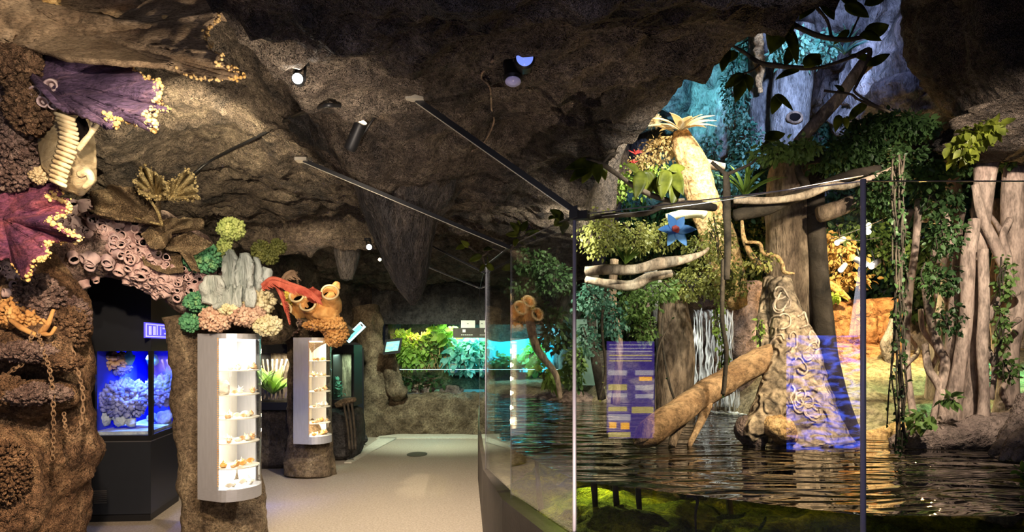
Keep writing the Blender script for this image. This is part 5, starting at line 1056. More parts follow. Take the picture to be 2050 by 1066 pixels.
# orange rock wall built of rounded blocks
R = random.Random(12)
BL = [(1668, 655, 26, 50, 'leftmost tall block'), (1712, 650, 34, 52, 'broad block above the blue reflection'), (1762, 645, 34, 48, 'block right of the grey joint'), (1680, 722, 34, 34, 'low block at the left'), (1735, 725, 34, 34, 'low block at the grey joint'), (1778, 700, 18, 34, 'small block at the right end')]
for k, (x, y, rx_, ry_, lab) in enumerate(BL):
    d = 7.3 if k < 3 else 7.05; V, Fc = ico(5); q = np.sign(V) * np.abs(V) ** .62; n = fbm(V * 1.6 + k * 4, 4); V2 = q * (1 + .07 * n)[:, None] * np.array([rx_ / F * d, .28, ry_ / F * d]) + P(x, y, d)
    m = MB(); m.add(V2, Fc); m.build('wall_block', 'orangerock', label='rounded orange rock block of the lit wall, ' + lab, cat='rock')
m = MB(); m.add(*tpx([(1790, 640, 6.6, 8), (1775, 690, 6.6, 10), (1785, 745, 6.6, 8)], seg=20, m=40, amp=.3, ns=5)); m.build('leaning_slab', 'bluerock', label='pale leaning slab at the cave mouth right of the orange blocks', cat='rock')
# waterfall
g = np.random.default_rng(5); wf = MB()
for k in range(30):
    x = g.uniform(1385, 1475); y0 = 615 + g.uniform(0, 40); n = 12; pts = []
    for i in range(n):
        t = i / (n - 1); pts.append(P(x + g.normal() * 1.2 + t * g.uniform(-4, 4), y0 + (815 - y0) * t, 7.35 - .35 * t ** .5 + g.normal() * .01))
    wf.add(*tube(pts, g.uniform(.003, .009), seg=5, m=24, amp=.5, ns=20))
m_, n_ = 50, 30; U = np.linspace(0, 1, m_)[:, None]; W = np.linspace(0, 1, n_)[None]
Gw = np.stack([(P(1392, 0, 7.3)[0] + (.42) * W + 0 * U), 7.4 - .35 * U ** .5 + .03 * fbm(np.stack([np.repeat(W * 9, m_, 0), np.repeat(U * 2, n_, 1), 0 * U * W], -1).reshape(-1, 3), 3).reshape(m_, n_), 2.02 - 1.14 * U + 0 * W], -1)
wmm, nt, b_ = nodes_of('falling_water'); N_ = nt.nodes.new; L_ = nt.links.new
tc = N_('ShaderNodeTexCoord'); mp = N_('ShaderNodeMapping'); mp.inputs['Scale'].default_value = (26, 8, 1.8); L_(tc.outputs['Object'], mp.inputs[0]); n1 = N_('ShaderNodeTexNoise'); n1.inputs['Scale'].default_value = 1; n1.inputs['Detail'].default_value = 5; L_(mp.outputs[0], n1.inputs[0])
cr = N_('ShaderNodeMapRange'); cr.inputs[1].default_value = .48; cr.inputs[2].default_value = .68; cr.inputs[4].default_value = .8; L_(n1.outputs[0], cr.inputs[0]); b_.inputs['Base Color'].default_value = (.85, .88, .9, 1); b_.inputs['Roughness'].default_value = .2
trn = N_('ShaderNodeBsdfTransparent'); mxx = N_('ShaderNodeMixShader'); L_(cr.outputs[0], mxx.inputs[0]); L_(trn.outputs[0], mxx.inputs[1]); L_(b_.outputs[0], mxx.inputs[2]); L_(mxx.outputs[0], nt.nodes['Material Output'].inputs[0]); MATS['falling_water'] = wmm
plain('water_white', (.85, .88, .92), .15)
o = wf.build('waterfall', 'water_white'); tag(o, 'thin streams of the white waterfall behind the fallen log', 'waterfall', kind='stuff')
m = MB(); m.add(*slab(Gw, .006)); o = m.build('waterfall_veil', 'falling_water'); tag(o, 'translucent veil of falling water over dark rock', 'waterfall', kind='stuff')
m = MB()
for k in range(70): m.add(*lump(P(g.uniform(1385, 1500), 0, 7.1) * [1, 1, 0] + np.array([0, g.uniform(-.25, .1), .885]), (g.uniform(.01, .05), g.uniform(.01, .04), g.uniform(.005, .015)), 1, .2))
o = m.build('foam', 'water_white'); tag(o, 'white foam where the waterfall meets the pool', 'foam', kind='stuff')
light('SPOT', 'terrarium_fall', (2.2, 6.3, 3.1), 60, (1, .97, .9), P(1430, 700, 7.2), .05, 40, .6)
m = MB()
m.add(*tpx([(1400, 860, 7.7, 60), (1430, 760, 7.8, 60), (1440, 680, 7.8, 55), (1440, 625, 7.8, 50)], seg=60, m=70, amp=.3, ns=3, octv=4)); m.add(*tpx([(1490, 860, 7.4, 40), (1500, 760, 7.4, 44), (1495, 660, 7.5, 40), (1480, 600, 7.6, 40)], seg=50, m=60, amp=.3, ns=3, octv=4)); m.add(*tpx([(1290, 600, 7.8, 26), (1370, 592, 7.7, 30), (1440, 595, 7.7, 28), (1520, 590, 7.7, 26)], seg=40, m=60, amp=.3, ns=4, octv=4))
m.build('waterfall_rock', 'bank', kind='structure')
# teal recess panel at the upper left of the dome, crossed by dark ledges
for k, (q4, lab) in enumerate([([(1225, 285), (1232, 225), (1300, 170), (1400, 140), (1408, 200), (1330, 250), (1262, 270)], 'teal recess wall high at the back, crossed by two ledges')]):
    (V, Fs), G = star(q4, (1310, 215), 9.35, 9.35, th=.05, ruf=0, jag=.02, closed=True, n=80, m=10, amp=.02); m = MB(); m.add(V, Fs); m.build('teal_recess', 'teal_wall', label=lab, cat='wall panel')
for pp, lab in (([(1230, 268, 9.2, 7), (1270, 262, 9.2, 8), (1310, 252, 9.2, 7), (1350, 235, 9.2, 6)], 'lower dark rock ledge across the teal recess'), ([(1285, 212, 9.1, 5), (1330, 200, 9.1, 6), (1370, 190, 9.1, 6), (1395, 185, 9.1, 5)], 'upper dark rock ledge across the teal recess')):
    m = MB(); m.add(*tpx(pp, seg=16, m=40, amp=.3, ns=6)); m.build('rock_ledge', 'cave', label=lab, cat='rock')

# ------------------------------------------------------------------ foliage
def ivy(label, mat, blobs, name='ivy', cat='plant', L=.045, stems=None, droop=.6):
    tot = MB()
    for k, (x, y, rx_, ry_, d, rd, n) in enumerate(blobs): tot.add(*blob_leaves(x, y, rx_, ry_, d, rd, n, L, droop, seed=k * 31 + len(label)))
    b0 = blobs[0]; o = empty(name, P(b0[0], b0[1], b0[4]), label, cat); tot.build('foliage', mat, o)
    s = MB(); R = random.Random(len(label) + int(b0[0]))
    for (x, y, rx_, ry_, d, rd, n) in blobs:
        for j in range(4):
            a = (x + R.uniform(-.8, .8) * rx_, y - R.uniform(.2, .9) * ry_, d, 1.6); c = (x + R.uniform(-.8, .8) * rx_, y + R.uniform(.2, .9) * ry_, d, 1.0); mid = ((a[0] + c[0]) / 2 + R.uniform(-10, 10), (a[1] + c[1]) / 2, d - .03, 1.4); s.add(*tpx([a, mid, c], seg=5, m=10))
    s.build('stems', 'bark_dark', o); return o
IV = [
 ('teal-green ivy curtain hanging left of the slim blue trunk', 'leaf_teal', [(1470, 180, 24, 80, 7.4, .2, 520), (1490, 290, 30, 60, 7.2, .2, 520), (1470, 360, 34, 36, 7.0, .2, 380)], .05),
 ('teal ivy spilling over the upper back rocks', 'leaf_teal', [(1500, 90, 60, 22, 7.8, .3, 380), (1590, 100, 50, 22, 6.6, .3, 420), (1640, 100, 30, 30, 6.6, .3, 240)], .055),
 ('dark glossy ivy carpet right of the diagonal branch', 'leaf_dark', [(1760, 250, 72, 18, 4.9, .25, 800), (1830, 262, 50, 18, 4.9, .2, 420), (1720, 280, 50, 20, 4.9, .2, 420)], .045),
 ('dark ivy mass just above the glass edge', 'leaf_dark', [(1680, 315, 70, 26, 5.0, .25, 800), (1780, 320, 60, 26, 5.0, .25, 620)], .045),
 ('bright green ivy lit below the diagonal branch', 'leaf_mid', [(1550, 305, 40, 18, 4.8, .2, 420), (1600, 300, 34, 20, 4.8, .2, 360)], .04),
 ('dark ivy behind the hanging vine at the glass top', 'leaf_dark', [(1760, 385, 46, 50, 4.9, .25, 780), (1850, 350, 50, 30, 4.9, .2, 520), (1880, 400, 40, 40, 5.0, .2, 360)], .045),
 ('grey-green ivy sprays hanging in front of the fig roots', 'leaf_dark', [(1890, 470, 34, 50, 4.55, .12, 340), (1880, 560, 36, 40, 4.55, .12, 300), (1900, 640, 26, 36, 4.6, .1, 160)], .038),
 ('small-leaved ivy climbing the heavy right root', 'leaf_mid', [(2012, 560, 14, 50, 4.6, .08, 130), (2008, 660, 14, 50, 4.6, .08, 120), (2020, 740, 16, 30, 4.6, .08, 90)], .04),
 ('olive moss and ivy mass right of the corner joint', 'leaf_olive', [(1200, 470, 42, 44, 5.4, .3, 820), (1270, 480, 44, 40, 5.6, .3, 760), (1330, 470, 34, 30, 5.8, .3, 400)], .034),
 ('dark green tangle left of the corner joint', 'leaf_dark', [(1075, 530, 50, 30, 6.0, .3, 620), (1110, 560, 40, 36, 5.8, .3, 560), (1050, 580, 40, 24, 6.2, .3, 380)], .04),
 ('grey-green ivy hanging under the horizontal logs', 'leaf_teal', [(1190, 600, 40, 44, 5.6, .2, 620), (1230, 640, 30, 40, 5.6, .2, 360), (1180, 680, 26, 40, 5.7, .15, 240)], .036),
 ('green ivy below the lower log', 'leaf_mid', [(1270, 610, 44, 40, 5.6, .25, 620), (1320, 580, 40, 26, 5.6, .2, 420), (1290, 660, 26, 30, 5.7, .2, 260)], .036),
 ('olive ivy in the middle above the waterfall', 'leaf_olive', [(1380, 570, 46, 36, 5.9, .3, 760), (1440, 560, 36, 50, 5.8, .3, 620), (1400, 500, 40, 30, 6.0, .3, 380)], .036),
 ('yellow-green ivy hanging beside the waterfall', 'leaf_lime', [(1440, 640, 12, 60, 6.2, .08, 170), (1450, 720, 8, 40, 6.2, .06, 70), (1520, 660, 8, 30, 5.2, .05, 40)], .04),
 ('moss tangle over the leaning trunk', 'leaf_olive', [(1440, 480, 30, 60, 5.4, .15, 520), (1470, 560, 26, 40, 5.4, .15, 320)], .03),
 ('ivy sprays on the curled vine', 'leaf_olive', [(1525, 525, 26, 20, 4.85, .08, 160)], .03),
 ('dark leafy undergrowth on the far left bank', 'leaf_dark', [(1060, 620, 44, 34, 7.6, .3, 460), (1110, 660, 30, 50, 7.4, .3, 420)], .06),
 ('lime broad-leaved bush glowing near the far tank', 'leaf_lime', [(1103, 755, 20, 20, 8.2, .15, 90)], .11),
 ('green bush at the back left of the pool', 'leaf_mid', [(1150, 730, 22, 50, 8.0, .2, 260)], .08),
 ('amber lit dry plants above the orange blocks', 'leaf_dry', [(1680, 510, 40, 30, 7.0, .3, 300), (1700, 560, 40, 20, 7.0, .25, 240), (1650, 480, 20, 20, 7.0, .2, 90)], .06),
 ('dark foliage in the gap above the amber plants', 'leaf_dark', [(1700, 470, 50, 26, 7.4, .3, 420), (1770, 500, 40, 50, 7.2, .3, 480)], .06),
 ('lime leaves on the amber branch', 'leaf_lime', [(1668, 590, 18, 8, 6.7, .1, 34)], .09),
 ('green mossy cushion glowing behind the fig roots', 'leaf_cyan', [(1985, 770, 30, 36, 5.6, .25, 420)], .04),
 ('small leafy plant at the foot of the fig roots', 'leaf_mid', [(1845, 840, 20, 20, 4.5, .1, 50), (1900, 800, 16, 8, 4.55, .05, 18)], .07),
 ('teal leaves behind the leaning orange trunk', 'leaf_teal', [(1410, 350, 26, 22, 6.8, .2, 260), (1420, 300, 20, 30, 7.4, .2, 240)], .05),
 ('yellow-lit shrub at the left of the orange trunk', 'leaf_dry', [(1320, 300, 34, 26, 6.5, .2, 380), (1290, 330, 30, 20, 6.5, .2, 240)], .04),
 ('sunlit pale green shrub below the bromeliad', 'leaf_lime', [(1300, 360, 44, 30, 6.6, .3, 460), (1230, 370, 34, 36, 6.8, .3, 380)], .045),
 ('yellow olive leaf cluster hanging at the upper right', 'leaf_big', [(1960, 265, 34, 18, 4.1, .12, 110), (1930, 300, 20, 20, 4.1, .1, 60)], .07),
 ('dark shrub at the far right above the fig collar', 'leaf_dark', [(1930, 330, 40, 18, 5.0, .15, 260), (2010, 320, 30, 18, 4.9, .15, 120)], .045),
]
for lab, mt, bl, L in IV: ivy(lab, mt, bl, L=L)
# ivy grown over the back wall of the terrarium
def wall_ivy(label, mat, zones, n, L, seed):
    rng = np.random.default_rng(seed); pos = []; nr = []
    for _ in range(n):
        zx0, zx1, zy0, zy1 = zones[rng.integers(len(zones))]; h = hit(rng.uniform(zx0, zx1), rng.uniform(zy0, zy1), [TWALL])
        if h is None: continue
        for _k in range(7): pos.append(h[0] + h[1] * rng.uniform(.02, .25) + rng.normal(size=3) * .12); nr.append(h[1])
    pos = np.array(pos); nr = np.array(nr); dr = nr * .5 + rng.normal(size=pos.shape) * .5; dr[:, 2] -= .6
    m = MB(); m.add(*leaves(pos, dr, L * (.6 + .8 * rng.random(len(pos))), .9, rng=rng)); o = m.build('wall_ivy', mat); tag(o, label, 'plant', kind='stuff')
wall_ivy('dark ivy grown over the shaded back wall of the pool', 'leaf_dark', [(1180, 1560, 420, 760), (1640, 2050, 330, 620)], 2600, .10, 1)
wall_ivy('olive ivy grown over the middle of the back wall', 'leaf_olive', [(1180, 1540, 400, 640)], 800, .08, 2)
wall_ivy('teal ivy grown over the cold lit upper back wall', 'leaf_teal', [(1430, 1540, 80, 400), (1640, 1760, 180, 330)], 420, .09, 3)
# hanging vine curtain
o = empty('hanging_vine', P(1797, 300, 4.2), 'dark leafy vine hanging to the water right of the grey joint', 'vine'); s = MB(); R = random.Random(2); pos = []
for k in range(13):
    x = 1797 + R.uniform(-10, 12); y1 = R.choice([600, 760, 880, 905, 880, 700]); pts = []
    for i in range(12): pts.append((x + R.uniform(-5, 5) + (4 if i > 8 else 0), 310 + (y1 - 310) * i / 11, 4.2 + R.uniform(-.05, .05), 1.7))
    s.add(*tpx(pts, seg=5, m=50)); pos += [P(p[0] + R.uniform(-4, 4), p[1] + R.uniform(-15, 15), p[2]) for p in pts for _ in range(4)]
s.build('stems', 'bark_dark', o); pos = np.array(pos); m = MB(); m.add(*leaves(pos, g.normal(size=(len(pos), 3)) * .7 + [0, 0, -.8], .032 * (.6 + .8 * g.random(len(pos))))); m.build('foliage', 'leaf_dark', o)
def strand(label, pts, n, mat='leaf_dark', L=.03, r=1.4):
    o = empty('hanging_vine', P(*pts[0]), label, 'vine'); s = MB(); s.add(*tpx([p + (r,) for p in pts], seg=6, m=40)); s.build('stems', 'bark_dark', o)
    if n:
        Q = catmull(np.array([P(*p) for p in pts]), n); m = MB(); m.add(*leaves(Q, g.normal(size=(n, 3)) * .6 + [0, 0, -.7], L)); m.build('foliage', mat, o)
strand('bare dark stem hanging in front of the fallen log', [(1448, 520, 4.7), (1446, 640, 4.65), (1454, 700, 4.6), (1450, 770, 4.6), (1447, 790, 4.6)], 6, r=4.5)
strand('thin dark stem curving beside the broad rocky trunk', [(1330, 600, 5.6), (1326, 680, 5.6), (1338, 760, 5.5), (1350, 800, 5.5)], 4, r=2.5)
strand('thin twig hanging left of the fallen log', [(1345, 640, 5.2), (1318, 700, 5.2), (1312, 780, 5.1), (1312, 850, 5.0)], 5, r=1.6)
strand('loose thread-thin vine left of the long leafy one', [(1790, 700, 4.3), (1780, 780, 4.3), (1776, 850, 4.3)], 5)
strand('long brown aerial root beside the thin ivy trunk', [(1215, 560, 5.5), (1205, 650, 5.5), (1212, 740, 5.5), (1200, 800, 5.5)], 20, 'leaf_olive', r=3)
# leafy branches in front, close to the visitor
def leafy(label, stems, lv, d, mat='leaf_big', name='leafy_branch'):
    o = empty(name, P(stems[0][0][0], stems[0][0][1], d), label, 'branch'); s = MB()
    for st_ in stems: s.add(*tpx([(x, y, d, r) for x, y, r in st_], seg=8, m=len(st_) * 5, amp=.15, ns=30))
    s.build('stem', 'bark_dark', o); m = MB(); R = random.Random(len(lv))
    for (x, y, x2, y2, w) in lv:
        a = P(x, y, d + R.uniform(-.05, .05)); b = P(x2, y2, d + R.uniform(-.12, .08)); m.add(*bigleaf(a, b, 1.3 * w / F * d, (R.uniform(-.5, .5), -1, R.uniform(.1, .7)), .12))
    m.build('foliage', mat, o); return o
leafy('dark leafy branch crossing the bright opening at the top', [[(1540, 18, 3), (1565, 28, 4), (1590, 50, 5), (1640, 72, 5), (1690, 80, 5), (1730, 74, 4)], [(1565, 28, 3), (1535, 45, 2), (1512, 68, 2)], [(1665, 76, 3), (1655, 40, 3), (1630, 10, 3)], [(1700, 76, 2), (1712, 50, 2), (1722, 28, 2)]],
    [(1562, 40, 1542, 108, 40), (1575, 45, 1586, 70, 16), (1572, 50, 1596, 130, 22), (1730, 74, 1780, 50, 30), (1720, 70, 1765, 82, 26), (1700, 60, 1668, 90, 14), (1630, 10, 1600, 40, 22), (1640, 0, 1670, 40, 34), (1690, 10, 1740, 35, 26), (1730, 10, 1770, 0, 20), (1680, -10, 1720, 20, 30), (1500, 20, 1440, 40, 24), (1512, 60, 1450, 75, 20)], 3.6)
leafy('dark branch below it carrying trios of drooping leaves', [[(1455, 85, 2.5), (1490, 105, 3.5), (1520, 125, 4.5), (1560, 132, 5), (1620, 137, 4), (1660, 130, 3), (1712, 112, 4)], [(1525, 126, 2), (1505, 142, 2), (1478, 150, 2)], [(1712, 112, 4), (1740, 100, 5), (1735, 130, 4), (1715, 170, 3), (1712, 185, 2.5), (1750, 210, 2.5), (1782, 225, 2)]],
    [(1490, 148, 1450, 178, 20), (1488, 150, 1472, 206, 24), (1495, 148, 1500, 185, 18), (1478, 105, 1440, 130, 22), (1450, 90, 1445, 145, 24), (1570, 132, 1592, 78, 18), (1600, 140, 1552, 160, 18), (1610, 136, 1642, 108, 26), (1640, 132, 1622, 118, 22), (1735, 132, 1782, 108, 16), (1745, 120, 1700, 110, 14), (1560, 190, 1545, 230, 20), (1550, 190, 1588, 222, 18), (1700, 240, 1722, 208, 14), (1680, 230, 1672, 265, 14), (1690, 235, 1696, 258, 12), (1530, 280, 1572, 268, 22), (1548, 278, 1526, 292, 14)], 3.7)
leafy('leafy branch with drooping clusters left of the orange lit trunk', [[(1160, 318, 3), (1190, 322, 3), (1215, 335, 5), (1250, 360, 5), (1290, 385, 6), (1340, 402, 5), (1370, 400, 3)], [(1205, 330, 3), (1222, 310, 3), (1240, 305, 2)]],
    [(1190, 322, 1130, 340, 20), (1185, 324, 1140, 365, 22), (1190, 326, 1165, 368, 22), (1195, 324, 1198, 368, 20), (1200, 324, 1212, 362, 18), (1280, 345, 1250, 330, 18), (1285, 342, 1272, 400, 24), (1290, 342, 1300, 398, 24), (1295, 342, 1318, 392, 22), (1335, 340, 1325, 400, 26), (1340, 340, 1350, 402, 26), (1345, 340, 1368, 392, 24), (1340, 342, 1372, 335, 18), (1335, 342, 1318, 372, 20), (1350, 370, 1345, 412, 22)], 3.9)
leafy('yellow-green leaf sprig at the black corner clamp', [[(1150, 440, 2), (1128, 440, 2), (1110, 430, 2)]], [(1128, 440, 1100, 420, 18), (1128, 440, 1108, 452, 18), (1130, 442, 1126, 470, 18), (1115, 435, 1098, 440, 14)], 3.7)
leafy('leaf sprig growing above the middle rod corner', [[(1022, 500, 3), (1035, 480, 3), (1042, 462, 2)], [(1035, 480, 2), (1060, 468, 2)]], [(1040, 465, 1020, 445, 14), (1042, 462, 1038, 440, 12), (1045, 464, 1056, 442, 14), (1042, 470, 1012, 470, 12), (1050, 472, 1080, 462, 12), (1058, 468, 1072, 480, 12), (1035, 478, 1030, 495, 10)], 4.4)
leafy('thin leaf sprig left of the middle rod corner', [[(1010, 508, 2), (985, 498, 2), (965, 512, 2), (940, 495, 2), (925, 490, 2)], [(965, 512, 1.5), (972, 535, 1.5)]], [(930, 492, 912, 500, 10), (940, 495, 922, 482, 10), (965, 512, 938, 524, 14), (972, 530, 960, 545, 10), (972, 532, 990, 540, 14), (975, 530, 975, 515, 10), (985, 498, 968, 502, 12)], 4.9)
leafy('pale bent twig with leaves in the upper right opening', [[(1650, 182, 2.5), (1700, 188, 2.5), (1720, 200, 2.5), (1770, 222, 2.5)]], [(1735, 205, 1700, 240, 16), (1690, 186, 1670, 170, 12)], 4.3)
# bromeliads and flowers
def rosette(name, label, cat, c, d, n, L, w, mat, up=.8, arch=.35, face=False):
    o = empty(name, P(c[0], c[1], d), label, cat); m = MB(); R = random.Random(n); b = P(c[0], c[1], d)
    for k in range(n):
        a = k * 2.4; e = R.uniform(.3, 1) * up; dv = np.array([math.cos(a), math.sin(a) * .7 - .2, e]); dv = np.array([math.cos(k * 6.283 / n), -.35, math.sin(k * 6.283 / n)]) if face else dv; dv /= np.linalg.norm(dv); m.add(*bigleaf(b, b + dv * L / F * d * R.uniform(.7, 1.1), w / F * d, (0, -1, .2) if face else (-dv[0] * .3, -.6, 1), arch))
    m.build('petals' if 'flower' in name else 'leaves', mat, o); return o
rosette('bromeliad', 'cream bromeliad glowing on top of the orange lit trunk', 'plant', (1362, 262), 6.1, 12, 74, 26, 'petal_cream', .35, .3)
rosette('bromeliad', 'arching green and cream bromeliad in front of the thick trunk', 'plant', (1490, 395), 5.3, 18, 80, 9, 'leaf_lime', 1.4, .4)
rosette('bromeliad', 'small bright green bromeliad sitting on the long log', 'plant', (1252, 530), 5.15, 14, 44, 7, 'leaf_lime', 2.2, .15)
rosette('bromeliad', 'dark strap-leaved plant high under the leafy branch', 'plant', (1690, 110), 5.6, 16, 60, 9, 'leaf_cyan', .9, .4)
rosette('blue_flower', 'large blue flower with a pink centre above the logs', 'flower', (1352, 462), 5.0, 6, 40, 22, 'petal_blue', .25, .12, True)
m = MB(); m.add(*lump(P(1353, 458, 4.96), (.03, .02, .03), 3, .3)); m.build('pink_flower_centre', 'petal_red', bpy.data.objects['blue_flower'])
rosette('red_flower', 'red flower head at the left of the sunlit shrub', 'flower', (1272, 310), 6.3, 14, 16, 7, 'petal_red', .8, .1)
rosette('red_flower', 'second red flower, lower right of the first', 'flower', (1268, 328), 6.3, 10, 11, 6, 'petal_red', .8, .1)
o = empty('spiky_flower', P(1308, 243, 6.2), 'pale pink spiky round flower above the sunlit shrub', 'flower'); m = MB(); c = P(1308, 243, 6.2)
for k in range(90): dv = g.normal(size=3); dv /= np.linalg.norm(dv); m.add(*tube([c, c + dv * .085], [.004, .0012], seg=4, m=2))
m.build('spikes', 'petal_cream', o); m = MB(); m.add(*tpx([(1312, 250, 6.2, 2), (1330, 256, 6.2, 2), (1348, 262, 6.15, 2)], seg=6)); m.build('stem', 'petal_cream', o)
o = empty('water_plant', P(2030, 940, 3.4), 'bright green floating leaves at the right edge of the pool', 'plant'); m = MB()
for (x, y, x2, y2, w) in ((2045, 945, 2028, 932, 16), (2045, 945, 2046, 922, 16), (2045, 948, 2066, 935, 18), (2048, 950, 2036, 952, 14), (2040, 945, 2022, 950, 12)): m.add(*bigleaf(P(x, y, 3.6), P(x2, y2, 3.55), w / F * 3.6, (0, -.6, 1), .1))
m.build('leaves', 'leaf_lime', o); m = MB(); m.add(*tpx([(2045, 950, 3.6, 4), (2050, 962, 3.62, 3)], seg=6)); m.build('stalk', 'leaf_mid', o)
# stretched wires
for k, (a, b_, lab) in enumerate((((1205, 433, 4.2), (1728, 352, 4.0), 'thin wire stretched from the corner clamp toward the grey joint'), ((1660, 480, 5.6), (1805, 420, 5.2), 'thin tan cord above the amber plants'), ((1680, 478, 5.6), (1760, 476, 5.2), 'short horizontal cord above the amber plants'))):
    m = MB(); m.add(*tube([P(*a), (P(*a) + P(*b_)) / 2 - [0, 0, .02], P(*b_)], .0035, seg=5, m=12)); m.build('wire', 'steel', label=lab, cat='wire')
# small floodlights in the terrarium
for k, (x, y, d, dx, lab) in enumerate(((1738, 457, 5.6, .3, 'small white floodlight highest of the terrarium lamps'), (1752, 528, 5.6, .9, 'white cylindrical floodlight right of the grey joint'), (1688, 535, 6.4, .6, 'small lamp left of the cylindrical floodlight'), (1683, 482, 6.2, .9, 'flat white lamp above the amber plants'), (1722, 524, 5.7, -.6, 'small lamp just left of the grey joint'))):
    o = empty('floodlight', P(x, y, d), lab, 'lamp'); c = P(x, y, d); dv = np.array([-dx, -.5, -.5]); dv /= np.linalg.norm(dv)
    m = MB(); m.add(*tube([c - dv * .05, c + dv * .05], [.026, .03], seg=16, m=4)); m.build('housing', 'aluminium', o)
    m = MB(); m.add(*tube([c + dv * .062, c + dv * .066], .026, seg=16, m=2)); m.build('lens', 'fall_lamp', o); m = MB(); m.add(*bar(c, c + np.array([0, .05, .12]), .012)); m.build('bracket', 'black_metal', o)
# below the water
for k, (x, d) in enumerate(((1192, 4.3), (1235, 4.25), (1280, 4.2), (1458, 4.6), (1078, 4.9))):
    p = P(x, 700, d); m = MB(); m.add(*tube([(p[0] + .03, d, .30), (p[0], d, .55), (p[0] - .02, d, .87)], [.022, .02, .018], seg=10, m=14, amp=.2, ns=9)); m.build('underwater_post', 'bark_dark', label='dark post under water, %s' % ['left of three behind the wide pane', 'middle of three behind the wide pane', 'right of three behind the wide pane', 'standing alone below the fallen log', 'behind the pane with the case reflection'][k], cat='post')
m = MB(); m.add(*tpx([(1375, 992, 3.25, 5), (1390, 994, 3.25, 4), (1396, 1005, 3.25, 3), (1392, 1030, 3.25, 2.5), (1394, 1075, 3.25, 2)], seg=8, m=30, amp=.2, ns=30)); m.build('dangling_root', 'bark_dark', label='small black root dangling below the waterline in front', cat='root')
for k, (pts, lab) in enumerate((([(1435, 1040, 3.6, 5), (1450, 1035, 3.6, 5), (1480, 1035, 3.6, 4), (1492, 1028, 3.6, 3)], 'curved sunken branch, left of two'), ([(1520, 1060, 3.5, 5), (1530, 1045, 3.5, 4), (1532, 1035, 3.5, 3)], 'curved sunken branch, right of two'))):
    m = MB(); m.add(*tpx(pts, seg=8, m=20, amp=.2, ns=20)); m.build('sunken_branch', 'algae', label=lab, cat='branch')

# ------------------------------------------------------------------ far end
FT = empty('far_tank', (-.75, 12.2, .72), 'long planted tank glowing yellow, green and cyan at the far end', 'aquarium')
m = MB(); m.add(*box(-2.35, .95, 13.75, 13.8, .7, 3.0)); m.build('back_wall', 'cave', FT, smooth=False)
(V, Fs), G = star([(895, 745), (892, 700), (910, 678), (950, 676), (1000, 686), (1050, 680), (1080, 675), (1116, 680), (1118, 745)], (1010, 720), 13.6, 13.6, th=.03, ruf=0, jag=.02, closed=True, n=90, m=8, amp=.0); m = MB(); m.add(V, Fs); m.build('cyan_backdrop', 'cyan_wall', FT, label='cyan backdrop')  # irregular cyan panel in front of the back wall
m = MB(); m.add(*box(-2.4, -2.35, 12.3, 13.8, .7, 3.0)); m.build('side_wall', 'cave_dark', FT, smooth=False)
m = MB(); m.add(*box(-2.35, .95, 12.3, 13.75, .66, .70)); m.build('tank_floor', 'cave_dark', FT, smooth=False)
m = MB(); m.add(*box(-2.35, .95, 12.3, 13.8, 2.9, 2.95)); m.build('lid', 'black_metal', FT, smooth=False)
m = MB(); m.add(*box(-2.2, .95, 12.22, 12.235, .7, 1.30)); m.build('front_glass', 'case_glass', FT, smooth=False)
m = MB(); m.add(*box(-2.2, .95, 12.205, 12.245, 1.17, 1.18)); m.build('glass_edge', 'screen_edge', FT, smooth=False)
FT.children[-1].data.materials[0] = MATS['joint_grey']
m = MB(); m.add([[-2.3, 12.25, 1.12], [.95, 12.25, 1.12], [.95, 13.7, 1.12], [-2.3, 13.7, 1.12]], [np.arange(4)]); o = m.build('tank_water', 'tank_water', FT, smooth=False); tag(o, kind='stuff')
for k, (x, y, rx_, ry_, d, n, L, mt, lab, nm) in enumerate([
    (825, 702, 40, 34, 12.5, 800, .11, 'leaf_lime', 'yellow lit tangle of plants at the left end of the far tank', 'shrub'),
    (872, 694, 36, 36, 12.6, 560, .14, 'leaf_mid', 'tall bright green shrub in the middle of the far tank', 'shrub'),
    (890, 670, 18, 14, 12.5, 90, .2, 'leaf_lime', 'broad light green leaves topping the far tank', 'shrub'),
    (925, 712, 34, 30, 12.5, 300, .18, 'leaf_cyan', 'cyan lit broad leaves left of the glass barrier', 'shrub'),
    (955, 700, 22, 26, 12.7, 160, .17, 'leaf_cyan', 'cyan lit leaves beside the farthest glass joint', 'shrub'),
    (1010, 730, 40, 16, 12.7, 300, .12, 'leaf_mid', 'green plants in the far tank seen through the glass barrier', 'shrub'),
    (1070, 715, 22, 24, 12.6, 140, .17, 'leaf_lime', 'light green leaves at the right end of the far tank', 'shrub'),
    (845, 765, 50, 12, 12.7, 160, .1, 'leaf_dark', 'dark water plants below the waterline of the far tank', 'water_plant')]):
    m = MB(); m.add(*blob_leaves(x, y, rx_, ry_, d, .3, n, L, .3, seed=k)); o = empty(nm, P(x, y, d), lab, 'plant'); m.build('foliage', mt, o)
    s = MB(); R = random.Random(k)
    for j in range(7): s.add(*tpx([(x + R.uniform(-.7, .7) * rx_, y + ry_ * .9, d, 2), (x + R.uniform(-.8, .8) * rx_, y, d, 1.6), (x + R.uniform(-.8, .8) * rx_, y - ry_ * .8, d, 1)], seg=5, m=10))
    s.build('stems', 'bark' if k else 'leaf_dry', o)
R = random.Random(77); o = empty('hanging_roots', P(860, 680, 12.4), 'brown rootlets hanging in the middle of the far tank', 'root'); s = MB()
for j in range(26): x = R.uniform(835, 905); s.add(*tpx([(x, 672 + R.uniform(0, 20), 12.4, 1.4), (x + R.uniform(-8, 8), 705, 12.4, 1.4), (x + R.uniform(-10, 10), 740, 12.4, 1.2)], seg=5, m=10))
s.build('strands', 'leaf_dry', o)
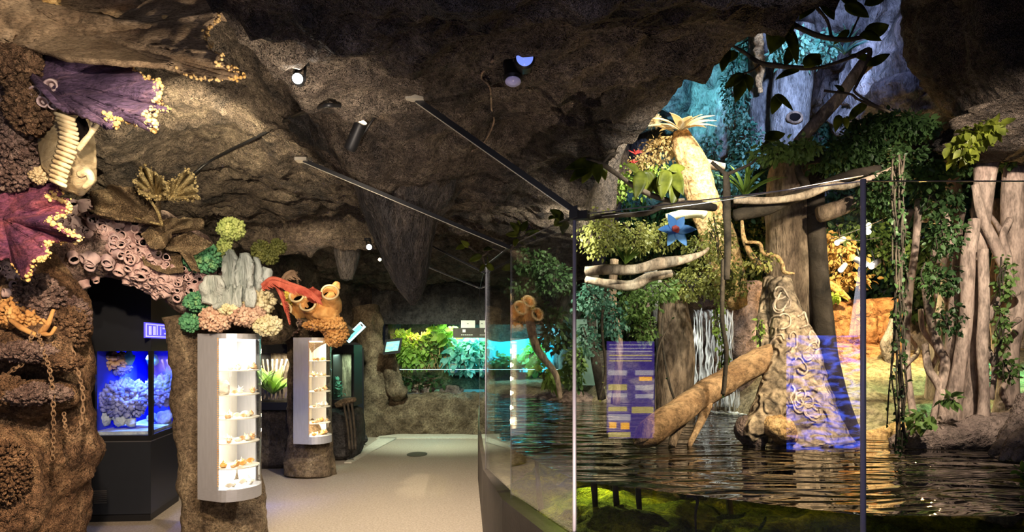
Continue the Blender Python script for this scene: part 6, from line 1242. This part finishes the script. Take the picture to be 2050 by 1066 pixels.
for k, (x, y, lab) in enumerate(((848, 782, 'dark stone at the left under the far tank water'), (905, 785, 'dark stone in the middle under the far tank water'))):
    m = MB(); m.add(*lump(P(x, y, 12.8), (.22, .14, .12), 4, .3, 2, seed=k)); m.build('tank_stone', 'bank', label=lab, cat='rock')
m = MB(); m.add(*lump(P(930, 745, 12.75), (.13, .03, .05), 4, .05)); m.add(*slab(np.array([[P(943, 745, 12.75), P(952, 738, 12.75)], [P(943, 746, 12.75), P(952, 753, 12.75)]]), .01)); m.build('fish', 'leaf_cyan', label='pale blue fish in the far tank left of the barrier', cat='fish')
# info signs above the far tank
o = empty('info_sign', P(940, 666, 11.7), 'dark sign board with tiny white lettering above the far tank', 'sign'); m = MB(); a_ = P(907, 657, 11.75); b_ = P(970, 677, 11.75); m.add(*box(a_[0], b_[0], 11.74, 11.78, b_[2], a_[2])); m.build('board', 'kerb', o, smooth=False)
def lab_box(x0, x1, y0, y1, d, mat, par, name): a = P(x0, y0, d); b = P(x1, y1, d); m = MB(); m.add(*box(a[0], b[0], d - .004, d + .004, b[2], a[2])); return m.build(name, mat, par, smooth=False)
lab_box(926, 932, 660, 666, 11.73, 'white_card', o, 'symbol')
for k in range(6): lab_box(923 + k * 4, 926 + k * 4, 670.5, 671.6, 11.73, 'white_card', o, 'lettering')
o = empty('notice', P(937, 650, 11.8), 'white paper notice standing on the dark sign board', 'sign'); lab_box(923, 951, 642, 657, 11.8, 'white_card', o, 'sheet'); lab_box(935, 938, 648, 649, 11.79, 'kerb', o, 'printed_dot')
# small monitor on a bracket
o = empty('monitor', P(786, 695, 11.2), 'small tilted monitor left of the far tank', 'screen'); c = P(786, 694, 11.2)
m = MB(); m.add(*obox(c, (.15, -.02, .015), (0, .02, 0), (.02, 0, .13))); m.build('housing', 'black_metal', o, smooth=False)
m = MB(); m.add(*obox(c - [0, .028, 0], (.115, -.016, .012), (0, .004, 0), (.016, 0, .085))); m.build('screen', 'screen_small', o, smooth=False)
m = MB(); m.add(*bar(c + [0, .02, 0], c + [-.05, .5, -.1], .03)); m.build('bracket', 'black_metal', o)
# tilted lightbox
o = empty('lightbox', P(711, 666, 8.3), 'tilted turquoise light panel right of the tube sponges', 'lamp'); c0 = P(694, 682, 8.3); c1 = P(727, 650, 8.3); ax = (c1 - c0) / 2; up_ = np.cross(ax / np.linalg.norm(ax), (0, -1, 0)); c = (c0 + c1) / 2
m = MB(); m.add(*obox(c, ax, up_ * .045, (0, .02, 0))); m.build('frame', 'screen_edge', o, smooth=False); m = MB(); m.add(*obox(c - [0, .022, 0], ax * .78, up_ * .03, (0, .004, 0))); m.build('panel', 'screen_teal', o, smooth=False)
for s_ in (-1, 1): m = MB(); m.add(*obox(c - [0, .024, 0] + ax * s_ * .88, ax * .06, up_ * .02, (0, .003, 0))); m.build('end_mark', 'cabinet', o, smooth=False)
# planted terrarium between the pillars
def tank(label, x0, x1, yt, yb, d, dep, lightc, e, plants):
    a = P(x0, yt, d); b = P(x1, yb, d); o = empty('wall_tank', ((a[0] + b[0]) / 2, d, b[2]), label, 'aquarium')
    m = MB(); m.add(*box(a[0], b[0], d + dep, d + dep + .03, b[2], a[2])); m.build('back_wall', 'bark', o, smooth=False)
    for x in (a[0], b[0]): m = MB(); m.add(*box(x - .02, x + .02, d, d + dep, b[2], a[2])); m.build('side_wall', 'black_metal', o, smooth=False)
    m = MB(); m.add(*box(a[0] - .02, b[0] + .02, d - .02, d + dep, a[2], a[2] + .12)); m.build('hood', 'black_metal', o, smooth=False)
    m = MB(); m.add(*box(a[0] - .02, b[0] + .02, d - .02, d + dep, b[2] - .10, b[2])); m.build('sill', 'black_metal', o, smooth=False)
    m = MB(); m.add(*box(a[0], b[0], d - .008, d, b[2], a[2])); m.build('front_glass', 'case_glass', o, smooth=False)
    light('AREA', 'wall_tank_lamp', ((a[0] + b[0]) / 2, d + dep * .45, a[2] - .02), e, lightc, ((a[0] + b[0]) / 2, d + dep * .45, 0), .25); return o
tank('dark framed planted terrarium between the two rock pillars', 505, 585, 708, 806, 8.4, .6, (1, .97, .75), 11, 0)
for k, (x, y, n, w, up, mt, lab) in enumerate(((548, 790, 13, 22, 1.6, 'leaf_lime', 'broad-leaved green plant in the terrarium between the pillars'), (520, 780, 10, 14, 1.4, 'leaf_mid', 'smaller plant at the left in the terrarium between the pillars'))):
    rosette('potted_plant', lab, 'plant', (x, y), 8.6, n, 62, w, mt, up, .3)
m = MB()
for k in range(6): m.add(*tpx([(520 + k * 9, 800, 8.7, 2), (530 + k * 7, 760, 8.7, 2.5), (525 + k * 10, 720, 8.7, 2)], seg=7, m=16, amp=.3, ns=9))
m.build('twisted_roots', 'bark_pale', label='pale twisted roots inside the terrarium between the pillars', cat='root')
V, Fc = ico(6); q_ = np.sign(V) * np.abs(V) ** .4; wb = MB(); wb.add(q_ * (1 + .04 * fbm(V * 2.5 + 7, 5))[:, None] * np.array([.55, .40, .42]) + np.array([-3.25, 8.8, .40]), Fc); wb.build('rock_plinth', 'cave', kind='structure')
tank('dim glass tank with a pale mist right of the second pillar', 664, 706, 708, 800, 9.2, .5, (.6, 1, .75), 5, 0)
m = MB(); m.add(*blob_leaves(672, 780, 14, 22, 9.4, .1, 90, .06, -.2)); o = empty('shrub', P(672, 780, 9.4), 'pale green plant in the dim tank right of the second pillar', 'plant'); m.build('foliage', 'leaf_teal', o)
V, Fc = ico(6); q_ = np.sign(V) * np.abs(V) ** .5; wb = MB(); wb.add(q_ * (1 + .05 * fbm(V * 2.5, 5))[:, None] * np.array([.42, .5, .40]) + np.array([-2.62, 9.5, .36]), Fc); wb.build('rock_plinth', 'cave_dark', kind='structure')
m = MB(); m.add(*tpx([(672, 812, 8.9, 5), (695, 803, 8.9, 8), (712, 800, 8.9, 6)], seg=14, m=30, amp=.3, ns=9)); m.build('rock_slab', 'pillar', label='grey stone slab at the sill of the dim tank', cat='rock')
o = empty('root_pipe', P(700, 880, 8.8), 'dark roots running down below the dim tank', 'root')
for k in range(3): m = MB(); m.add(*tpx([(688 + k * 8, 808, 8.85, 2.5), (695 + k * 7, 850, 8.85, 2.5), (700 + k * 6, 900, 8.8, 2.5)], seg=7, m=16)); m.build('strand', 'bark_dark', o)
for k, (x, y, r, lab) in enumerate(((702, 892, 12, 'dark stone on the floor below the dim tank'), (722, 880, 12, 'dark stone beside the doorway, right of its neighbour'), (715, 866, 9, 'small dark stone behind the other two'))):
    d = 1.6 * F / (y + r - HY); m = MB(); m.add(*lump(P(x, y, d), r / F * d, 4, .25, 2, seed=k)); m.build('floor_stone', 'cave_dark', label=lab, cat='rock')
# dark doorway
m = MB(); x0, x1 = -2.95, -2.62; pts = [(x0, 0), (x0, 1.5)] + [(x0 + (x1 - x0) * (1 - math.cos(t)) / 2, 1.5 + .18 * math.sin(t)) for t in np.linspace(0, math.pi, 12)] + [(x1, 1.5), (x1, 0)]
V = np.array([[p[0], 11.45, p[1]] for p in pts] + [[p[0], 11.5, p[1]] for p in pts]); n = len(pts); m.add(V, [np.arange(n), np.arange(n)[::-1] + n, np.array([[i, (i + 1) % n, n + (i + 1) % n, n + i] for i in range(n)])]); m.build('door_1', 'cabinet', kind='structure', smooth=False)
m = MB(); c = P(835, 911, 9.65); a = np.arange(24) / 24 * 6.2832; m.add(*prism([(c[0] + .15 * math.cos(t), 9.65 + .22 * math.sin(t)) for t in a], 0.0, .006)); m.build('floor_drain', 'kerb', label='round dark drain cover in the path near the far tank', cat='drain cover', smooth=False)
# pale green board added in place of a reflection in the glass
m = MB(); a_, b_ = P(1152, 640, 9.0), P(1196, 772, 9.0); m.add(*box(a_[0], b_[0], 8.98, 9.02, b_[2], a_[2])); m.build('reflection_board', 'reflection_green', label='pale green board standing in for a reflection behind the corner joint', cat='board', smooth=False)

# ------------------------------------------------------------------ lamps of the visitor side
def ray_depth(c, surf):
    o_ = Vector((0, 0, EYE)); d_ = Vector(c) - o_; r = surf.ray_cast(o_, d_.normalized()); return None if r[0] is None else r[0][1]
def spotlamp(label, c, dv, r, L, lens='lamp_white', mount=None, name='spotlight', extra=True):
    c = np.asarray(c, float); hc = ray_depth(c, CEIL)
    if hc is not None and c[1] > hc - .22: k_ = (hc - .22) / c[1]; c2_ = np.array([0, 0, EYE]) + (c - [0, 0, EYE]) * k_; mount = None if mount is None else np.asarray(mount) + (c2_ - c); c = c2_
    dv = np.asarray(dv, float); dv /= np.linalg.norm(dv); o = empty(name, c, label, 'spotlight')
    m = MB(); m.add(*tube([c - dv * L, c - dv * L * .9, c - dv * .015, c], [r * .7, r, r, r * 1.08], seg=28, m=16)); m.build('housing', 'black_metal', o)
    m = MB(); m.add(*lump(c + dv * .004, r * .9, 3, 0) if False else tube([c + dv * (.3 * r), c + dv * (.3 * r + .004)], r * .86, seg=28, m=2)); m.build('lens', lens, o)
    if mount is not None:
        mt = np.asarray(mount, float); s = np.cross(dv, (0, 0, 1)); s /= np.linalg.norm(s) + 1e-9
        m = MB(); m.add(*bar(c - dv * L * .5 + s * r, mt + s * r * .5, .012)); m.add(*bar(c - dv * L * .5 - s * r, mt - s * r * .5, .012)); m.add(*obox(mt, (r, 0, 0), (0, r, 0), (0, 0, .012))); m.build('yoke', 'black_metal', o)
    return o
spotlamp('dazzling round spotlight in the ceiling above the sea fans', P(596, 158, 3.7), (.25, -1, -.3), .026, .12, mount=P(604, 130, 3.8))
spotlamp('black cylinder spotlight seen from the side below the ceiling', P(722, 247, 3.9), (.45, -.35, .75), .036, .17, lens='lamp_warm', mount=P(760, 212, 3.95))
spotlamp('small dazzling far spotlight beside the stalactite', P(739, 495, 7.4), (.15, -1, -.2), .034, .12, mount=P(736, 480, 7.5))
spotlamp('round spotlight with a blue lens facing the path', P(1050, 117, 3.1), (.05, -1, -.1), .047, .10, lens='lens_blue', mount=P(1048, 70, 3.12))
spotlamp('black spotlight pointing down behind the blue-lensed one', P(1027, 158, 3.2), (.0, -.3, -1), .045, .13, lens='lens_glass', mount=P(1022, 105, 3.22))
spotlamp('tiny lamp on the ceiling just right of the stalactite rim lamp', P(760, 520, 7.6), (.4, -1, -.2), .02, .06, lens='lamp_warm')
o = empty('mounting_plate', P(1045, 75, 3.15), 'grey metal plate carrying the two spotlights', 'bracket')
m = MB(); m.add(*obox(P(1040, 72, 3.2), (.085, .02, .06), (-.04, .02, -.05), (.004, .004, .004))); m.build('plate', 'kerb', o, smooth=False)
m = MB(); m.add(*bar(P(1025, 55, 3.15), P(985, 112, 3.15), .014)); m.build('side_rail', 'aluminium', o, smooth=False)
m = MB(); m.add(*bar(P(1022, 58, 3.14), P(1088, 42, 3.14), .04)); m.build('track', 'black_metal', o, smooth=False)
m = MB(); m.add(*bar(P(1078, 30, 3.14), P(1072, -10, 3.14), .014)); m.build('hanger', 'aluminium', o, smooth=False)
def cable(label, pts, r=1.5, mat='bark'):
    q = []
    for (x, y) in pts:
        h = hit(x, y, [CEIL]); q.append(h[0] + h[1] * .02 if h is not None else P(x, y, 4))
    m = MB(); m.add(*tube(q, .006 * r, seg=6, m=50)); m.build('cable', mat, label=label, cat='cable')
cable('dark cable curving across the ceiling above the sea fans', [(330, 400), (380, 350), (430, 315), (520, 270), (580, 235), (640, 210), (680, 205)], 2, 'black_metal')
cable('brown cable hanging from the plate along the ceiling', [(988, 115), (965, 150), (978, 170), (982, 215), (985, 240), (968, 280), (940, 300)], 1)
# boards behind the visitor that the glass reflects
def mirror_pt(px, py, D):
    p = np.array([(px - CX) / F * D, D]); a, b = GL[4], GL[5]; t = (b - a) / np.linalg.norm(b - a); nn = np.array([-t[1], t[0]]); r = p - 2 * nn.dot(p - a) * nn; return np.array([r[0], r[1], EYE - (py - HY) / F * D])
def board(x0, x1, y0, y1, D, mat, par, name, off=0.0):
    p00, p10 = mirror_pt(x0, y1, D - off), mirror_pt(x1, y1, D - off); p01 = mirror_pt(x0, y0, D - off); m = MB(); u = (p10 - p00) / 2; v = (p01 - p00) / 2; v = np.array([0, 0, v[2]]); n_ = np.cross(u, v); n_ /= np.linalg.norm(n_)
    m.add(*obox(p00 + u + v, u, v, n_ * .006)); return m.build(name, mat, par, smooth=False)
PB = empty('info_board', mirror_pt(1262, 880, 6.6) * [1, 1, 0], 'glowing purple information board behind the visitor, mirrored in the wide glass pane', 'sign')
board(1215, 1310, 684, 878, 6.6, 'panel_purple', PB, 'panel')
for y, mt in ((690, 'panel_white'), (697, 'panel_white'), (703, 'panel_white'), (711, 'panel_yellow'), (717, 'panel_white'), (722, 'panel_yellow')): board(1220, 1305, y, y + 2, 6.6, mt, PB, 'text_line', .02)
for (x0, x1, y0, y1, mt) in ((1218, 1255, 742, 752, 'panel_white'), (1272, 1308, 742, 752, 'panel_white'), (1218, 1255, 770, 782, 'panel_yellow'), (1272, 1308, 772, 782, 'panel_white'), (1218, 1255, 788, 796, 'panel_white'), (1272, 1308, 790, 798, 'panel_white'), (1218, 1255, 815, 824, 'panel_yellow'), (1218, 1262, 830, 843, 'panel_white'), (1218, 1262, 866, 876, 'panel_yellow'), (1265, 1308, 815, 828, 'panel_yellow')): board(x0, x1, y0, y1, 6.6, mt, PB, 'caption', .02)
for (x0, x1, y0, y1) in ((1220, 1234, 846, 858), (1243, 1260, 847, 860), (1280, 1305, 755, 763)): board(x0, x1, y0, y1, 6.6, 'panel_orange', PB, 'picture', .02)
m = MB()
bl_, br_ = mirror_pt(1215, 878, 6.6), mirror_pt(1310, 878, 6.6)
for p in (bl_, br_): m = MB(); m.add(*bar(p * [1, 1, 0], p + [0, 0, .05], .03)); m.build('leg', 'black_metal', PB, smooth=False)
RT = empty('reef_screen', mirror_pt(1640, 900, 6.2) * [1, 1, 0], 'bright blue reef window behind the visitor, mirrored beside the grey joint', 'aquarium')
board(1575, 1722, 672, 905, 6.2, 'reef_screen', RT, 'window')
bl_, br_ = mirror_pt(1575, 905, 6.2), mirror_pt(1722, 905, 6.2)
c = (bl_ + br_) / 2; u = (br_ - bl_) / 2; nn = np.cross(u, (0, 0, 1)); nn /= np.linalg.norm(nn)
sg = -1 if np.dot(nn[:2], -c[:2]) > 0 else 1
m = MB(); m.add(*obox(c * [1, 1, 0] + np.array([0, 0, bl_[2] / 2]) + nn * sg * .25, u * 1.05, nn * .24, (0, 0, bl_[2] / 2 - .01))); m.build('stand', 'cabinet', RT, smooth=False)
